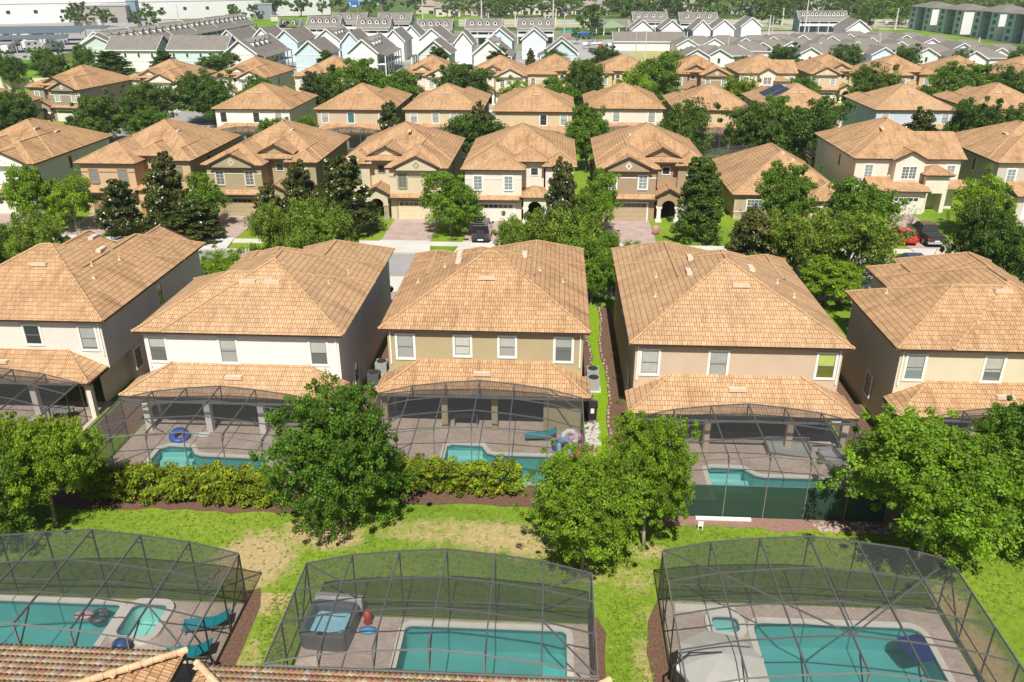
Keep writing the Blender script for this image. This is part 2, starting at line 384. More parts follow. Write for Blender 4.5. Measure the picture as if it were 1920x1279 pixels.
# ---------------------------------------------------------------- roofs
def hip(mb, cap, x0, x1, y0, y1, z, s=.49, ge0=False, ge1=False, cr=.085, seg=None):
    "hip roof over the rectangle; ge0/ge1 = gable at the low-y / high-y (or low-x / high-x) end. returns ridge height"
    w_, d_ = x1-x0, y1-y0
    def capline(p, q):
        if cap is None: return
        p = Vector(p)+Vector((0,0,.02)); q = Vector(q)+Vector((0,0,.02)); L = (q-p).length
        if L < .1: return
        if seg:
            n = max(1, int(L/seg))
            for i in range(n): cap.tube(p+(q-p)*(i/n), p+(q-p)*((i+1)/n), cr*1.15, cr*.85, 6, False)
        else: cap.tube(p, q, cr, cr, 6, False)
    if d_ >= w_:
        h = s*w_/2; xm = (x0+x1)/2
        a = (xm, y0+(0 if ge0 else w_/2), z+h); b = (xm, y1-(0 if ge1 else w_/2), z+h)
        c = [(x0,y0,z),(x1,y0,z),(x1,y1,z),(x0,y1,z)]
        mb.add(c+[a, b], [(1,2,5,4), (3,0,4,5)]+([] if ge0 else [(0,1,4)])+([] if ge1 else [(2,3,5)]))
        capline(a, b)
        if not ge0: capline(c[0], a); capline(c[1], a)
        if not ge1: capline(c[2], b); capline(c[3], b)
    else:
        h = s*d_/2; ym = (y0+y1)/2
        a = (x0+(0 if ge0 else d_/2), ym, z+h); b = (x1-(0 if ge1 else d_/2), ym, z+h)
        c = [(x0,y0,z),(x1,y0,z),(x1,y1,z),(x0,y1,z)]
        mb.add(c+[a, b], [(0,1,5,4), (2,3,4,5)]+([] if ge0 else [(3,0,4)])+([] if ge1 else [(1,2,5)]))
        capline(a, b)
        if not ge0: capline(c[0], a); capline(c[3], a)
        if not ge1: capline(c[1], b); capline(c[2], b)
    return z+h
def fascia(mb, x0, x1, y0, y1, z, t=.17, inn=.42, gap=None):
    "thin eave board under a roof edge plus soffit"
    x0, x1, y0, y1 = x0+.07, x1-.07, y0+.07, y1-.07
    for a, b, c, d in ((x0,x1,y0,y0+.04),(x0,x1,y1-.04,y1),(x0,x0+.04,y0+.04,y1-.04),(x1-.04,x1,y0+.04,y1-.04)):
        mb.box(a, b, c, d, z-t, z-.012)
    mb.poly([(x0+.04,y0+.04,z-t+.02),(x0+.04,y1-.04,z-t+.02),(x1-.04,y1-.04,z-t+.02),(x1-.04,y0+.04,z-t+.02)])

BLIND = [plain('blind_a', (.42,.43,.38), .8), plain('blind_b', (.33,.36,.33), .8), plain('blind_c', (.52,.51,.46), .8)]
# ---------------------------------------------------------------- windows and doors on walls: side 'f' faces -y at y, 'b' faces +y, 'l'/'r' face -x/+x
def window(parent, side, pos, at, z0, z1, wd=1.0, g=None, frame=None, grid=0, fw=.14, name='window', sill=False, double=False):
    g = g or GD; frame = frame or TRIM
    def W(a, o, z):   # along-wall a, outward o
        return {'f': (pos+a, at-o, z), 'b': (pos+a, at+o, z), 'l': (at-o, pos+a, z), 'r': (at+o, pos+a, z)}[side]
    def bx(mb, a0, a1, o0, o1, za, zb):
        p = W(a0, o0, za); q = W(a1, o1, zb)
        mb.box(min(p[0],q[0]), max(p[0],q[0]), min(p[1],q[1]), max(p[1],q[1]), za, zb)
    h = wd/2; f = MB()
    bx(f, -h-fw, -h, -.05, .05, z0-fw, z1+fw); bx(f, h, h+fw, -.05, .05, z0-fw, z1+fw)
    bx(f, -h, h, -.05, .05, z1, z1+fw); bx(f, -h, h, -.05, .06 if not sill else .12, z0-fw, z0)
    wn = f.build(name, frame, parent)
    p = MB(); bx(p, -h, h, -.04, .012, z0, z1)
    p.build('pane', g, wn)
    if g is GLIME:
        bl = MB(); bx(bl, -h+.01, h-.01, .0121, .0128, z0+(z1-z0)*.5, z1); bl.build('curtain', plain('curtain_lime', (.40,.52,.10), .8), wn)
    if g in (GL, GM, GB) and not grid:
        rr = random.Random(int(pos*37+at*11+z0*5)); fr = rr.choice((.38, .5, .62, .9)); bl = MB(); bx(bl, -h+.01, h-.01, .0121, .0128, z1-(z1-z0)*fr, z1); bl.build('blind', BLIND[rr.randrange(3)], wn)
    sb = MB(); zm = (z0+z1)/2
    bx(sb, -h+.001, h-.001, .013, .035, zm-.025, zm+.025)
    for xx in (-h+.001, h-.036): bx(sb, xx, xx+.035, .0131, .03, z0, zm-.025); bx(sb, xx, xx+.035, .0131, .03, zm+.025, z1)
    if grid:
        for xx in ((0,) if wd < 1.3 else (-h/2, 0, h/2)): bx(sb, xx-.018, xx+.018, .0132, .028, z0, zm-.025); bx(sb, xx-.018, xx+.018, .0132, .028, zm+.025, z1)
        for zz in ((z0+zm)/2, (z1+zm)/2): bx(sb, -h+.036, -.019, .0133, .026, zz-.015, zz+.015); bx(sb, .019, h-.036, .0133, .026, zz-.015, zz+.015)
    if double: bx(sb, -.06, .06, .0131, .045, z0, zm-.025); bx(sb, -.06, .06, .0131, .045, zm+.025, z1)
    sb.build('sash', frame if grid else ALU, wn)
    return wn
def arch_front(mb, x0, x1, ztop, y, t, xc, hw, zs):
    "wall slab with an arched opening: two piers and an arch head"
    mb.box(x0, xc-hw, y, y+t, 0, ztop); mb.box(xc+hw, x1, y, y+t, 0, ztop)
    n = 10; a = [(xc-hw*math.cos(math.pi*i/n), zs+hw*math.sin(math.pi*i/n)) for i in range(n+1)]
    for i in range(n):
        (xa, za), (xb, zb) = a[i], a[i+1]
        mb.add([(xa,y,za),(xb,y,zb),(xb,y,ztop),(xa,y,ztop),(xa,y+t,za),(xb,y+t,zb),(xb,y+t,ztop),(xa,y+t,ztop)], [(0,1,2,3),(7,6,5,4),(0,4,5,1)])
def vents(parent, lst, big=True):
    for x, y, z, kind, ax in lst:
        if kind == 'v':
            mb = MB()
            if ax == 'x': mb.add([(x-.55,y-.16,z-.02),(x+.55,y-.16,z-.02),(x+.55,y+.2,z-.02),(x-.55,y+.2,z-.02),(x-.52,y-.16,z+.16),(x+.52,y-.16,z+.16),(x+.52,y+.2,z+.2),(x-.52,y+.2,z+.2)], [(4,5,6,7),(0,1,5,4),(1,2,6,5),(2,3,7,6),(3,0,4,7)])
            else: mb.add([(x-.18,y-.5,z-.02),(x+.18,y-.5,z-.02),(x+.18,y+.5,z-.02),(x-.18,y+.5,z-.02),(x-.18,y-.47,z+.17),(x+.18,y-.47,z+.19),(x+.18,y+.47,z+.19),(x-.18,y+.47,z+.17)], [(4,5,6,7),(0,1,5,4),(1,2,6,5),(2,3,7,6),(3,0,4,7)])
            mb.build('roof_vent', VENTM, parent)
        else:
            mb = MB(); mb.lathe(x, y, [(.16, z-.15), (.12, z+.02), (.07, z+.06), (.07, z+.24), (.085, z+.25)], 8); mb.build('vent_pipe', VENTM, parent)

TW = 6.2; EV = .45; ZE = 6.1; DPG = DP = 17.6
def house(cx, yf, rot, color, label, style='hip', mirror=False, trim=None, roof=None, near=False, rwin=None, lanai=True, solid=None,
          fwin=True, backstep=None, lan_y=None, lan_x=(-6.5, 6.5), rvents=(), cat='house', garage=None, group=None, gable_main=True, brown=None, rz=0, door=None, colgap=None, w2=TW, dp=DPG):
    DP = dp; dl = DPG-dp
    if rot: yf = yf-dl
    rvents = [(a_, b_-dl, c_, d_, e_) for a_, b_, c_, d_, e_ in rvents] if rot else rvents
    if lan_y: lan_y = lan_y-dl
    trim = trim or TRIM; roofm = roof or TILE; wallm = stucco(color[0], color[1])
    H = empty('house', (cx, yf, 0), (math.pi if rot else 0)+rz, label, cat, group)
    M = -1 if mirror else 1
    def X(a, b): return (a*M, b*M) if M > 0 else (b*M, a*M)
    seg = .42 if near else None
    rf = MB(); cp = MB(); fs = MB(); wl = MB()
    # main body
    ym = 3.6; TWl = w2
    x0, x1 = -TWl-EV, TWl+EV
    s = .49
    if backstep:   # (side, inset, y) rear part keeps the full width, the front part is narrower
        side, ins, yb = backstep
        hip(rf, cp, x0, x1, DP+EV-9.6, DP+EV, ZE, s, seg=seg)
        xa, xb = (x0+ins, x1) if side < 0 else (x0, x1-ins)
        hip(rf, cp, xa, xb, ym, DP+EV-.004, ZE+.004, s+.02, seg=seg)
        wl.box(x0+EV, x1-EV, DP-8.7, DP, 2.62, ZE-.16); wl.box(x0+EV, x1-EV, DP-8.7, DP-3.4, 0, 2.62); wl.box(xa+EV, xb-EV, ym+EV, DP-8.7, 0, ZE-.161)
        fascia(fs, x0, x1, DP+EV-9.6, DP+EV, ZE); fascia(fs, xa, xb, ym, DP-9.15, ZE-.002)
    else:
        xa, xb = x0, x1
        hip(rf, cp, x0, x1, ym, DP+EV, ZE, s, seg=seg)
        wl.box(x0+EV, x1-EV, ym+EV, DP, 2.62, ZE-.16); wl.box(x0+EV, x1-EV, ym+EV, DP-3.4, 0, 2.62)
        fascia(fs, x0, x1, ym, DP+EV, ZE)
    gar = garage or plain('garage_white', (.70,.68,.63), .6)
    if style in ('hip', 'gable'):
        # big garage wing and small wing
        a, b = X(-TWl-EV, .75) if not (backstep and backstep[0] < 0) else X(-TWl-EV+1.2, .75)
        hip(rf, cp, a, b, -EV, 11 if not backstep else 7, ZE+.008, s, ge1=True, seg=seg); wl.box(a+EV, b-EV, 0, ym+EV, 0, ZE-.162); fascia(fs, a, b, -EV, ym, ZE+.004)
        c, d = X(2.55, TWl+EV)
        if backstep and backstep[0] > 0: c, d = xb-3.6, xb
        hip(rf, cp, c, d, 1.5, 9 if not backstep else 5.6, ZE+.012, s, ge1=True, seg=seg); wl.box(c+EV, d-EV, 1.95, ym+EV, 0, ZE-.163); fascia(fs, c, d, 1.5, ym, ZE+.006)
        wing_c = (a+b)/2
        if style == 'gable':
            # decorated gable on the garage wing
            g0, g1 = wing_c-2.35, wing_c+2.35; gz = ZE+.1; gh = .49*2.55
            hip(rf, cp, g0-.25, g1+.25, -EV-.3, 4.5, gz-.02, .49, True, True, seg=seg)
            for sgn in (-1, 1): fs.bar((wing_c, -EV-.28, gz+gh), (wing_c+sgn*2.75, -EV-.28, gz-.06), .07, .2)
            wl.add([(g0,-EV-.12,gz-.35),(g1,-EV-.12,gz-.35),(g1,-EV-.12,gz-.1),(wing_c,-EV-.12,gz+gh-.12),(g0,-EV-.12,gz-.1),(g0,.02,gz-.35),(g1,.02,gz-.35),(g1,.02,gz-.1),(wing_c,.02,gz+gh-.12),(g0,.02,gz-.1)],
                   [(0,1,2,3,4),(0,5,6,1),(1,6,7,2),(4,9,5,0)])
            dm = MB(); q = .42
            dm.add([(wing_c-q,-EV-.15,gz+.25),(wing_c,-EV-.15,gz-.17),(wing_c+q,-EV-.15,gz+.25),(wing_c,-EV-.15,gz+.67),(wing_c-q*.55,-EV-.15,gz+.25),(wing_c,-EV-.15,gz+.02),(wing_c+q*.55,-EV-.15,gz+.25),(wing_c,-EV-.15,gz+.48)],
                   [(0,1,5,4),(1,2,6,5),(2,3,7,6),(3,0,4,7)]); dm.build('diamond_ornament', trim, H)
        # centre bay above the entry
        e, f_ = X(-1.0, 3.3)
        if backstep and backstep[1] > 2: e, f_ = -2.6, .4
        if backstep and backstep[1] > 2: pass
        elif style == 'hip':
            hip(rf, cp, e, f_, 2.0, 8.5, ZE+.45, s, ge1=True, seg=seg); wl.box(e+.5, f_-.5, 2.6, ym+1.2, 3, ZE+.29); fascia(fs, e, f_, 2.0, ym+1, ZE+.45)
        else:
            em = (e+f_)/2
            rf.add([(e-.2,1.8,ZE+.35),(f_+.2,1.8,ZE+.35),(f_+.2,3.1,ZE+.85),(e-.2,3.1,ZE+.85)], [(0,1,2,3)])
            fs.box(e-.2, f_+.2, 1.8, 1.84, ZE+.18, ZE+.34)
            wl.box(e+.3, f_-.3, 2.6, ym+1.4, 3, ZE+.55)
            g0, g1 = e+.2, f_-.2; gh = (g1-g0)/2*.5
            wl.add([(g0,2.85,ZE+.8),(g1,2.85,ZE+.8),(em,2.85,ZE+.8+gh)], [(0,1,2)])
            hip(rf, cp, g0-.3, g1+.3, 2.55, 8.5, ZE+.74, .5, True, True, seg=seg)
            for sgn in (-1, 1): fs.bar((em, 2.56, ZE+.74+gh+.1), (em+sgn*((g1-g0)/2+.3), 2.56, ZE+.68), .06, .16)
        # garage with tile strip roof
        ga, gb = wing_c-2.55, wing_c+2.55
        lr = MB(); lc = MB()
        lr.add([(a+EV-.1,-.75,2.72),(b-EV+.1,-.75,2.72),(b-EV+.1,.03,3.12),(a+EV-.1,.03,3.12)], [(0,1,2,3)])
        fs.box(a+EV-.1, b-EV+.1, -.75, -.70, 2.52, 2.71); fs.box(a+EV-.1, b-EV+.1, -.70, .0, 2.55, 2.60)
        gd = MB(); gd.box(ga+.15, gb-.15, -.06, .0, 0.02, 2.1)
        for k in range(1, 4): gd.box(ga+.15, gb-.15, -.075, -.061, .52*k-.012, .52*k+.012)
        go = gd.build('garage_door', gar, H)
        gw = MB()
        for k in range(8):
            xx = ga+.32+k*(gb-ga-.64)/8; gw.box(xx+.05, xx+(gb-ga-.64)/8-.05, -.085, -.062, 1.62, 1.98)
        gw.build('garage_window', GD, go)
        gf = MB(); gf.box(ga, ga+.15, -.09, 0, 0, 2.25); gf.box(gb-.15, gb, -.09, 0, 0, 2.25); gf.box(ga+.15, gb-.15, -.09, 0, 2.1, 2.25); gf.build('garage_frame', trim, H)
        # portico
        p, q = X(.55, 3.15); pm = (p+q)/2; pw = MB()
        arch_front(pw, p, q, 3.0, -.55, .35, pm, .8, 1.75)
        pw.box(p, p+.3, -.2, 2.2, 0, 2.99); pw.box(q-.3, q, -.2, 2.2, 0, 2.99)
        pw.build('portico_wall', wallm, H)
        for xx in (p, q-.5):
            tr2 = MB(); tr2.box(xx-.08, xx+.58, -.63, -.0, 1.6, 1.78); tr2.box(xx-.1, xx+.6, -.65, 0, 0, .25); tr2.box(xx+.02, xx+.44, -.6, -.552, .25, 1.6)
            tr2.build('column', trim, H)
        dd = MB(); dd.box(pm-.8, pm+.8, ym+EV-.08, ym+EV-.001, .05, 2.3); dd.build('front_door', door or plain('door_brown', (.07,.045,.035), .5), H)
        prf = MB(); pcp = MB()
        if style == 'hip': hip(prf, pcp, p-.45, q+.45, -1.0, 2.75, 3.12, s, seg=seg)
        else:
            hip(prf, pcp, p-.3, q+.3, -.85, 3.2, 3.05, .55, True, True, seg=seg)
            gh = .55*(q-p+.6)/2
            for sgn in (-1, 1): fs.bar((pm, -.83, 3.05+gh), (pm+sgn*((q-p)/2+.35), -.83, 3.0), .06, .18)
            wl.add([(p,-.5,2.98),(q,-.5,2.98),(pm,-.5,2.98+gh-.1)], [(0,1,2)])
        po = prf.build('portico_roof', roofm, H, uv=True)
        if pcp.v: pcp.build('ridge_cap', CAP, po)
        lo = lr.build('garage_roof', roofm, H, uv=True)
        # front windows
        if fwin:
            gg = [GB, GL, GM]
            for dx in (-1.75, 1.75): window(H, 'f', wing_c+dx, 0, 3.75, 5.25, .95, gg[hash_(label) % 3], trim, 1, .13, sill=True)
            window(H, 'f', (c+d)/2, 1.95, 3.75, 5.25, .95, GB, trim, 1, .13, sill=True)
            window(H, 'f', X(1.0, 2.4)[0]+.7, 2.6 if True else ym, 4.9, 5.7, .8, GD, trim, 0, .1)
            window(H, 'f', (c+d)/2+.1*M, 1.95, .9, 2.3, 1.5, GM, trim, 1, .13)
            [MB().box(u0, u1, -.035, -.001, 4.95, 5.08).build('wall_band', trim, H) for u0, u1 in ((a+EV, wing_c-2.45), (wing_c-1.05, wing_c+1.05), (wing_c+2.45, b-EV)) if u1 > u0+.1]
    elif style == 'tower':
        # flat front with a gabled bay, lower garage with shed roof and an entry tower
        hip(rf, cp, xa, xb, 1.2, 11, ZE+.01, s*.98, ge1=True, seg=seg)
        wl.box(xa+EV, xb-EV, 1.65, ym+EV, 0, ZE-.163); fascia(fs, xa, xb, 1.2, ym, ZE+.004)
        e, f_ = X(-1.9, 1.5); em = (e+f_)/2
        wl.box(e, f_, .5, 1.65, 3.0, ZE+.1); wl.add([(e,.5,ZE+.1),(f_,.5,ZE+.1),(em,.5,ZE+.1+.8)], [(0,1,2)])
        hip(rf, cp, e-.35, f_+.35, .2, 8, ZE+.02, .5, True, True, seg=seg)
        for sgn in (-1, 1): fs.bar((em, .21, ZE+.02+.5*2.05), (em+sgn*2.05, .21, ZE-.03), .06, .18)
        window(H, 'f', em, .5, 3.9, 5.3, 1.7, GM, trim, 1, .14, double=True)
        t0, t1 = X(1.6, 4.3); wl2 = MB(); wl2.box(t0, t1, -.4, 1.65, 2.35, 4.5); wl2.box(t0, t0+.5, -.4, 1.64, 0, 2.35); wl2.box(t1-.5, t1, -.4, 1.64, 0, 2.35); wl2.build('portico_wall', wallm, H)
        prf = MB(); pcp = MB(); hip(prf, pcp, t0-.45, t1+.45, -.85, 2.6, 4.62, s, seg=seg); po = prf.build('portico_roof', roofm, H, uv=True); pcp.build('ridge_cap', CAP, po); fascia(fs, t0-.45, t1+.45, -.85, 1.6, 4.6)
        g0, g1 = X(-4.6, 1.55)
        wl.box(g0, g1, -1.2, 1.65, 0, 2.75); lr = MB()
        lr.add([(g0-.4,-1.7,2.85),(g1+.4,-1.7,2.85),(g1+.4,1.66,3.9),(g0-.4,1.66,3.9)], [(0,1,2,3)]); lr.build('garage_roof', roofm, H, uv=True)
        fs.box(g0-.4, g1+.4, -1.7, -1.65, 2.66, 2.84); fs.poly([(g0-.4,-1.64,2.68),(g0-.4,1.6,2.68),(g1+.4,1.6,2.68),(g1+.4,-1.64,2.68)])
        k0, k1 = X(4.35, 6.9); lr = MB(); lr.add([(k0,-.2,2.85),(k1,-.2,2.85),(k1,1.66,3.6),(k0,1.66,3.6)], [(0,1,2,3)]); lr.build('garage_roof', roofm, H, uv=True)
        gm = (g0+g1)/2; gd = MB(); gd.box(gm-2.4, gm+2.4, -1.26, -1.2, .02, 2.1); go = gd.build('garage_door', gar, H)
        gw = MB()
        for k in range(8): xx = gm-2.3+k*.575; gw.box(xx+.05, xx+.52, -1.285, -1.262, 1.62, 1.98)
        gw.build('garage_window', GD, go)
        window(H, 'f', X(-5.3, -3.8)[0]+.75, 1.65, 3.75, 5.25, .95, GB, trim, 1, .14, sill=True); window(H, 'f', X(4.4, 5.9)[0]+.75, 1.65, 3.75, 5.25, .95, GB, trim, 1, .14, sill=True)
    # rear: windows and lanai
    if rwin is None: rwin = [(-4.7, GL), (-.9, GM), (4.6, GB)]
    for it in rwin:
        xx, g = it[0], it[1]
        window(H, 'b', xx, DP, it[2] if len(it) > 2 else 3.95, 5.5, it[3] if len(it) > 3 else 1.0, g, trim, 0, .15)
    for sx in (-TWl+.12, TWl-.22):
        dpp = MB(); dpp.box(sx, sx+.09, DP+.001, DP+.08, 3.5, ZE-.3); dpp.build('downpipe', trim if near else wallm, H)
    for sd, at in (('l', -TWl), ('r', TWl)):
        if not backstep: window(H, sd, 7.5, at, 3.95, 5.4, .7, GD, trim, 0, .1)
        window(H, sd, DP-3.6, at, 1.0, 2.4, .8, GD, trim, 0, .12)
    lr = MB(); lc = MB(); lx0, lx1 = lan_x; ly = (lan_y or DP+2.15)
    # lanai roof: single-slope hip against the wall
    run = ly+.35-DP; e0, e1 = lx0-.2, lx1+.2; ye = ly+.35; zt = 2.7+run*.46
    lr.add([(e0,DP,2.7),(e0,ye,2.7),(e1,ye,2.7),(e1,DP,2.7),(e0+run,DP+.001,zt),(e1-run,DP+.001,zt)], [(2,1,4,5), (1,0,4), (3,2,5)])
    for p_, q_ in (((e0,ye,2.7),(e0+run,DP,zt)),((e1,ye,2.7),(e1-run,DP,zt))):
        n = 10
        for i in range(n):
            P_, Q_ = Vector(p_), Vector(q_); lc.tube(P_+(Q_-P_)*i/n+Vector((0,0,.03)), P_+(Q_-P_)*(i+1)/n+Vector((0,0,.03)), .09, .07, 6, False)
    lo = lr.build('lanai_roof', roofm, H, uv=True); lc.build('ridge_cap', CAP, lo)
    vents(lo, [((lx0+lx1)/2+.1, DP+1.1, 2.7+(ye-DP-1.1)*.46+.01, 'v', 'x')])
    fs.box(e0, e1, ye-.05, ye, 2.5, 2.69); fs.box(e0, e0+.05, DP, ye-.05, 2.5, 2.69); fs.box(e1-.05, e1, DP, ye-.05, 2.5, 2.69)
    fs.poly([(e0+.05,DP+.01,2.55),(e0+.05,ye-.05,2.55),(e1-.05,ye-.05,2.55),(e1-.05,DP+.01,2.55)])
    for xx in (colgap or (-6.2, -2.3, .9, 6.2)): MB().box(xx-.19, xx+.19, ly-.38, ly, 0, 2.54).build('lanai_column', wallm, H)
    cw = MB()
    for xx in (lx0+.35, lx1-.6): cw.box(max(-6.2, min(6.0, xx)), max(-6.2, min(6.0, xx))+.2, DP-3.4, DP, 0, 2.6)
    if solid: cw.box(solid[0], solid[1], DP+.3, ly-.05, 0, 2.53)
    cw.box(lx0+.05, lx1-.05, ly-.3, ly-.1, 2.3, 2.535)
    cw.build('lanai_beam', wallm, H); yd = DP-3.4
    for a_, b_ in ((-5.4, -1.3), (-.6, 3.4)):
        so_ = MB().box(a_, b_, yd+.005, yd+.05, .03, 2.3).build('sliding_door', GD, H); df = MB()
        for xx in (a_, (a_+b_)/2, b_-.06): df.box(xx, xx+.06, yd+.051, yd+.07, .03, 2.3)
        df.build('door_frame', ALU, so_)
    wl.build('wall', wallm, H)
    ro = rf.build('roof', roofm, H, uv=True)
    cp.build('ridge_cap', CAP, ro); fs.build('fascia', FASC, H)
    vents(ro, [(x_, y_, z_, k_, a_) for x_, y_, z_, k_, a_ in rvents])
    return H
def hash_(s): return sum(ord(c)*(i+1) for i, c in enumerate(s))
def rz_(lx, ly, s=.49, w=TW+EV, D=DP+EV):   # roof height of the main hip at a local point (rear half)
    return ZE+s*min(w-abs(lx), D-ly)
def RV(*pts):
    return [(x, y, rz_(x, y), k, a) for x, y, k, a in pts]
# ---------------------------------------------------------------- first row: five houses whose backs face the camera
CW = dict(cream=('cream',(.70,.655,.59)), white=('white',(.77,.75,.71)), tan=('tan',(.43,.36,.215)), pink=('pinkish_tan',(.56,.44,.325)), yellow=('pale_yellow',(.66,.59,.42)),
          peach=('peach',(.57,.41,.25)), olive=('olive_tan',(.38,.315,.195)), beige=('beige',(.60,.52,.36)), brown=('brown_tan',(.37,.27,.175)), blue=('pale_blue',(.50,.58,.66)),
          grey=('warm_grey',(.52,.49,.44)), sand=('sand',(.60,.49,.31)), taupe=('taupe',(.32,.27,.21)), ivory=('ivory',(.72,.66,.56)))
WB = plain('brown_trim', (.34,.20,.12), .6)
house(-35.3, 64.65, True, CW['cream'], 'cream two-storey house at the left edge of the near row', near=True, dp=15.7,
      rwin=[(-1.5, GD, 4.25), (-5.2, GM)], lan_x=(-5.9, 6.5), style='gable', colgap=(-5.7,-2.0,1.6,6.2),
      rvents=RV((-.4,13.6,'v','x'),(-2.6,9.6,'v','y'),(-1.5,8.4,'v','y'),(-3.2,12.2,'p',0),(-4.0,13.6,'p',0),(-3.9,9.8,'p',0)))
house(-19.4, 63.2, True, CW['white'], 'off-white two-storey house in the near row, between the cream and tan ones', near=True, dp=16.4, backstep=(1, 1.7, 0),
      rwin=[(5.4, GM), (.85, GL), (-4.9, GM)], lan_x=(-6.5, 6.9), roof=TILE2, style='hip', colgap=(-5.9,-1.5,1.9,5.8),
      rvents=RV((.4,14.1,'v','x'),(-1.2,14.1,'v','x'),(-4.3,12.0,'p',0),(-4.9,9.0,'p',0)))
house(-4.18, 64.45, True, CW['tan'], 'tan two-storey house in the near row with four white-framed rear windows', near=True, dp=15.9,
      rwin=[(5.07, GL, 3.95, 1.0), (1.42, GL, 4.2, .95), (-1.42, GL, 4.2, .95), (-4.98, GM, 3.95, 1.0)], solid=(-6.2, -4.0), style='hip', mirror=False, lan_y=DP+2.25, colgap=(-4.0,-.75,2.4,6.2),
      rvents=RV((.1,14.0,'v','x'),(2.4,9.3,'v','y'),(2.3,11.0,'v','y'),(-2.2,9.5,'v','y'),(-3.3,11.2,'p',0),(-4.9,11.3,'p',0),(5.1,11.6,'p',0),(3.3,10.8,'p',0)))
house(11.35, 62.95, True, CW['pink'], 'pinkish tan two-storey near house with a lime green curtain in one window', near=True,
      rwin=[(5.3, GL), (1.15, GL), (-5.3, GLIME)], lan_y=DP+2.45, roof=TILE2, style='hip', mirror=True, colgap=(-6.2,-3.0,1.9,6.2),
      rvents=RV((-.6,13.6,'v','x'),(1.9,8.6,'v','y'),(2.3,11.0,'v','y'),(-1.8,10.8,'v','y'),(-4.3,12.7,'p',0),(-3.6,11.0,'p',0),(4.6,12.6,'p',0),(4.2,9.4,'p',0)))
house(27.15, 63.05, True, CW['yellow'], 'pale yellow two-storey house at the right edge of the near row', near=True, dp=16.0, backstep=(1, 3.2, 0),
      rwin=[(5.2, GB), (.6, GM), (-4.8, GL)], style='hip', colgap=(-6.2,-2.0,2.0,6.2),
      rvents=RV((-1.0,13.7,'v','x'),(-2.7,13.7,'v','x'),(4.9,10.9,'p',0),(.8,8.0,'p',0)))
# ---------------------------------------------------------------- second row: fronts across the street
house(-67.3, 92.7, False, CW['white'], 'white house at the far left across the street beside the peach house', style='gable', mirror=True, roof=TILE3, rvents=[(1.8,9,ZE+2.4,'v','y'),(3.2,11,ZE+1.7,'v','y')])
house(-49.75, 93.45, False, CW['peach'], 'peach house across the street with brown window trim and three hipped front roofs', style='hip', trim=WB, garage=plain('garage_peach',(.33,.21,.13),.6), rvents=[(2.2,9,ZE+2.1,'v','y'),(4.1,12,ZE+1.1,'p',0)])
house(-34.5, 93.3, False, CW['olive'], 'olive tan house across the street with diamond gable over a tan garage door', style='gable', garage=plain('garage_tan',(.40,.32,.19),.6), trim=plain('cream_trim',(.66,.60,.48),.6), rvents=[(1.6,9,ZE+2.4,'v','y'),(4,12,ZE+1.2,'p',0)])
house(-18.75, 92.85, False, CW['beige'], 'beige house across the street with its arched entry left of the cream garage door', style='gable', mirror=True, garage=plain('garage_cream',(.66,.57,.39),.6), trim=plain('olive_trim',(.34,.31,.21),.6), rvents=[(.9,8.4,ZE+2.6,'v','y'),(3.4,11,ZE+1.5,'p',0),(3.9,13,ZE+1.2,'p',0)])
house(-4.05, 92.4, False, CW['ivory'], 'white house across the street with the black vehicle before its white garage door', style='hip', rvents=[(4.2,9,ZE+1.1,'p',0),(-3.6,9,ZE+1.3,'p',0)], garage=plain('garage_white',(.70,.68,.63),.6))
house(11.35, 93.6, False, CW['brown'], 'brown house across the street with white trim and a white-columned arch', style='gable', garage=plain('garage_khaki',(.42,.33,.21),.6), rvents=[(-2.2,9,ZE+2.1,'v','y'),(3.4,12,ZE+1.5,'p',0)])
house(42.6, 99.3, False, CW['ivory'], 'white house across the street with an entry tower and the pickup before it', style='tower', rvents=[(-1.5,8,ZE+2.4,'v','y'),(-4.2,10,ZE+1.1,'p',0),(-3.6,9.5,ZE+1.4,'p',0)])
house(58.6, 97.6, False, CW['grey'], 'grey-walled house at the far right across the street', style='tower', rvents=[(-2.5,9,ZE+2,'v','y'),(-1.5,6,ZE+2.4,'v','y')])
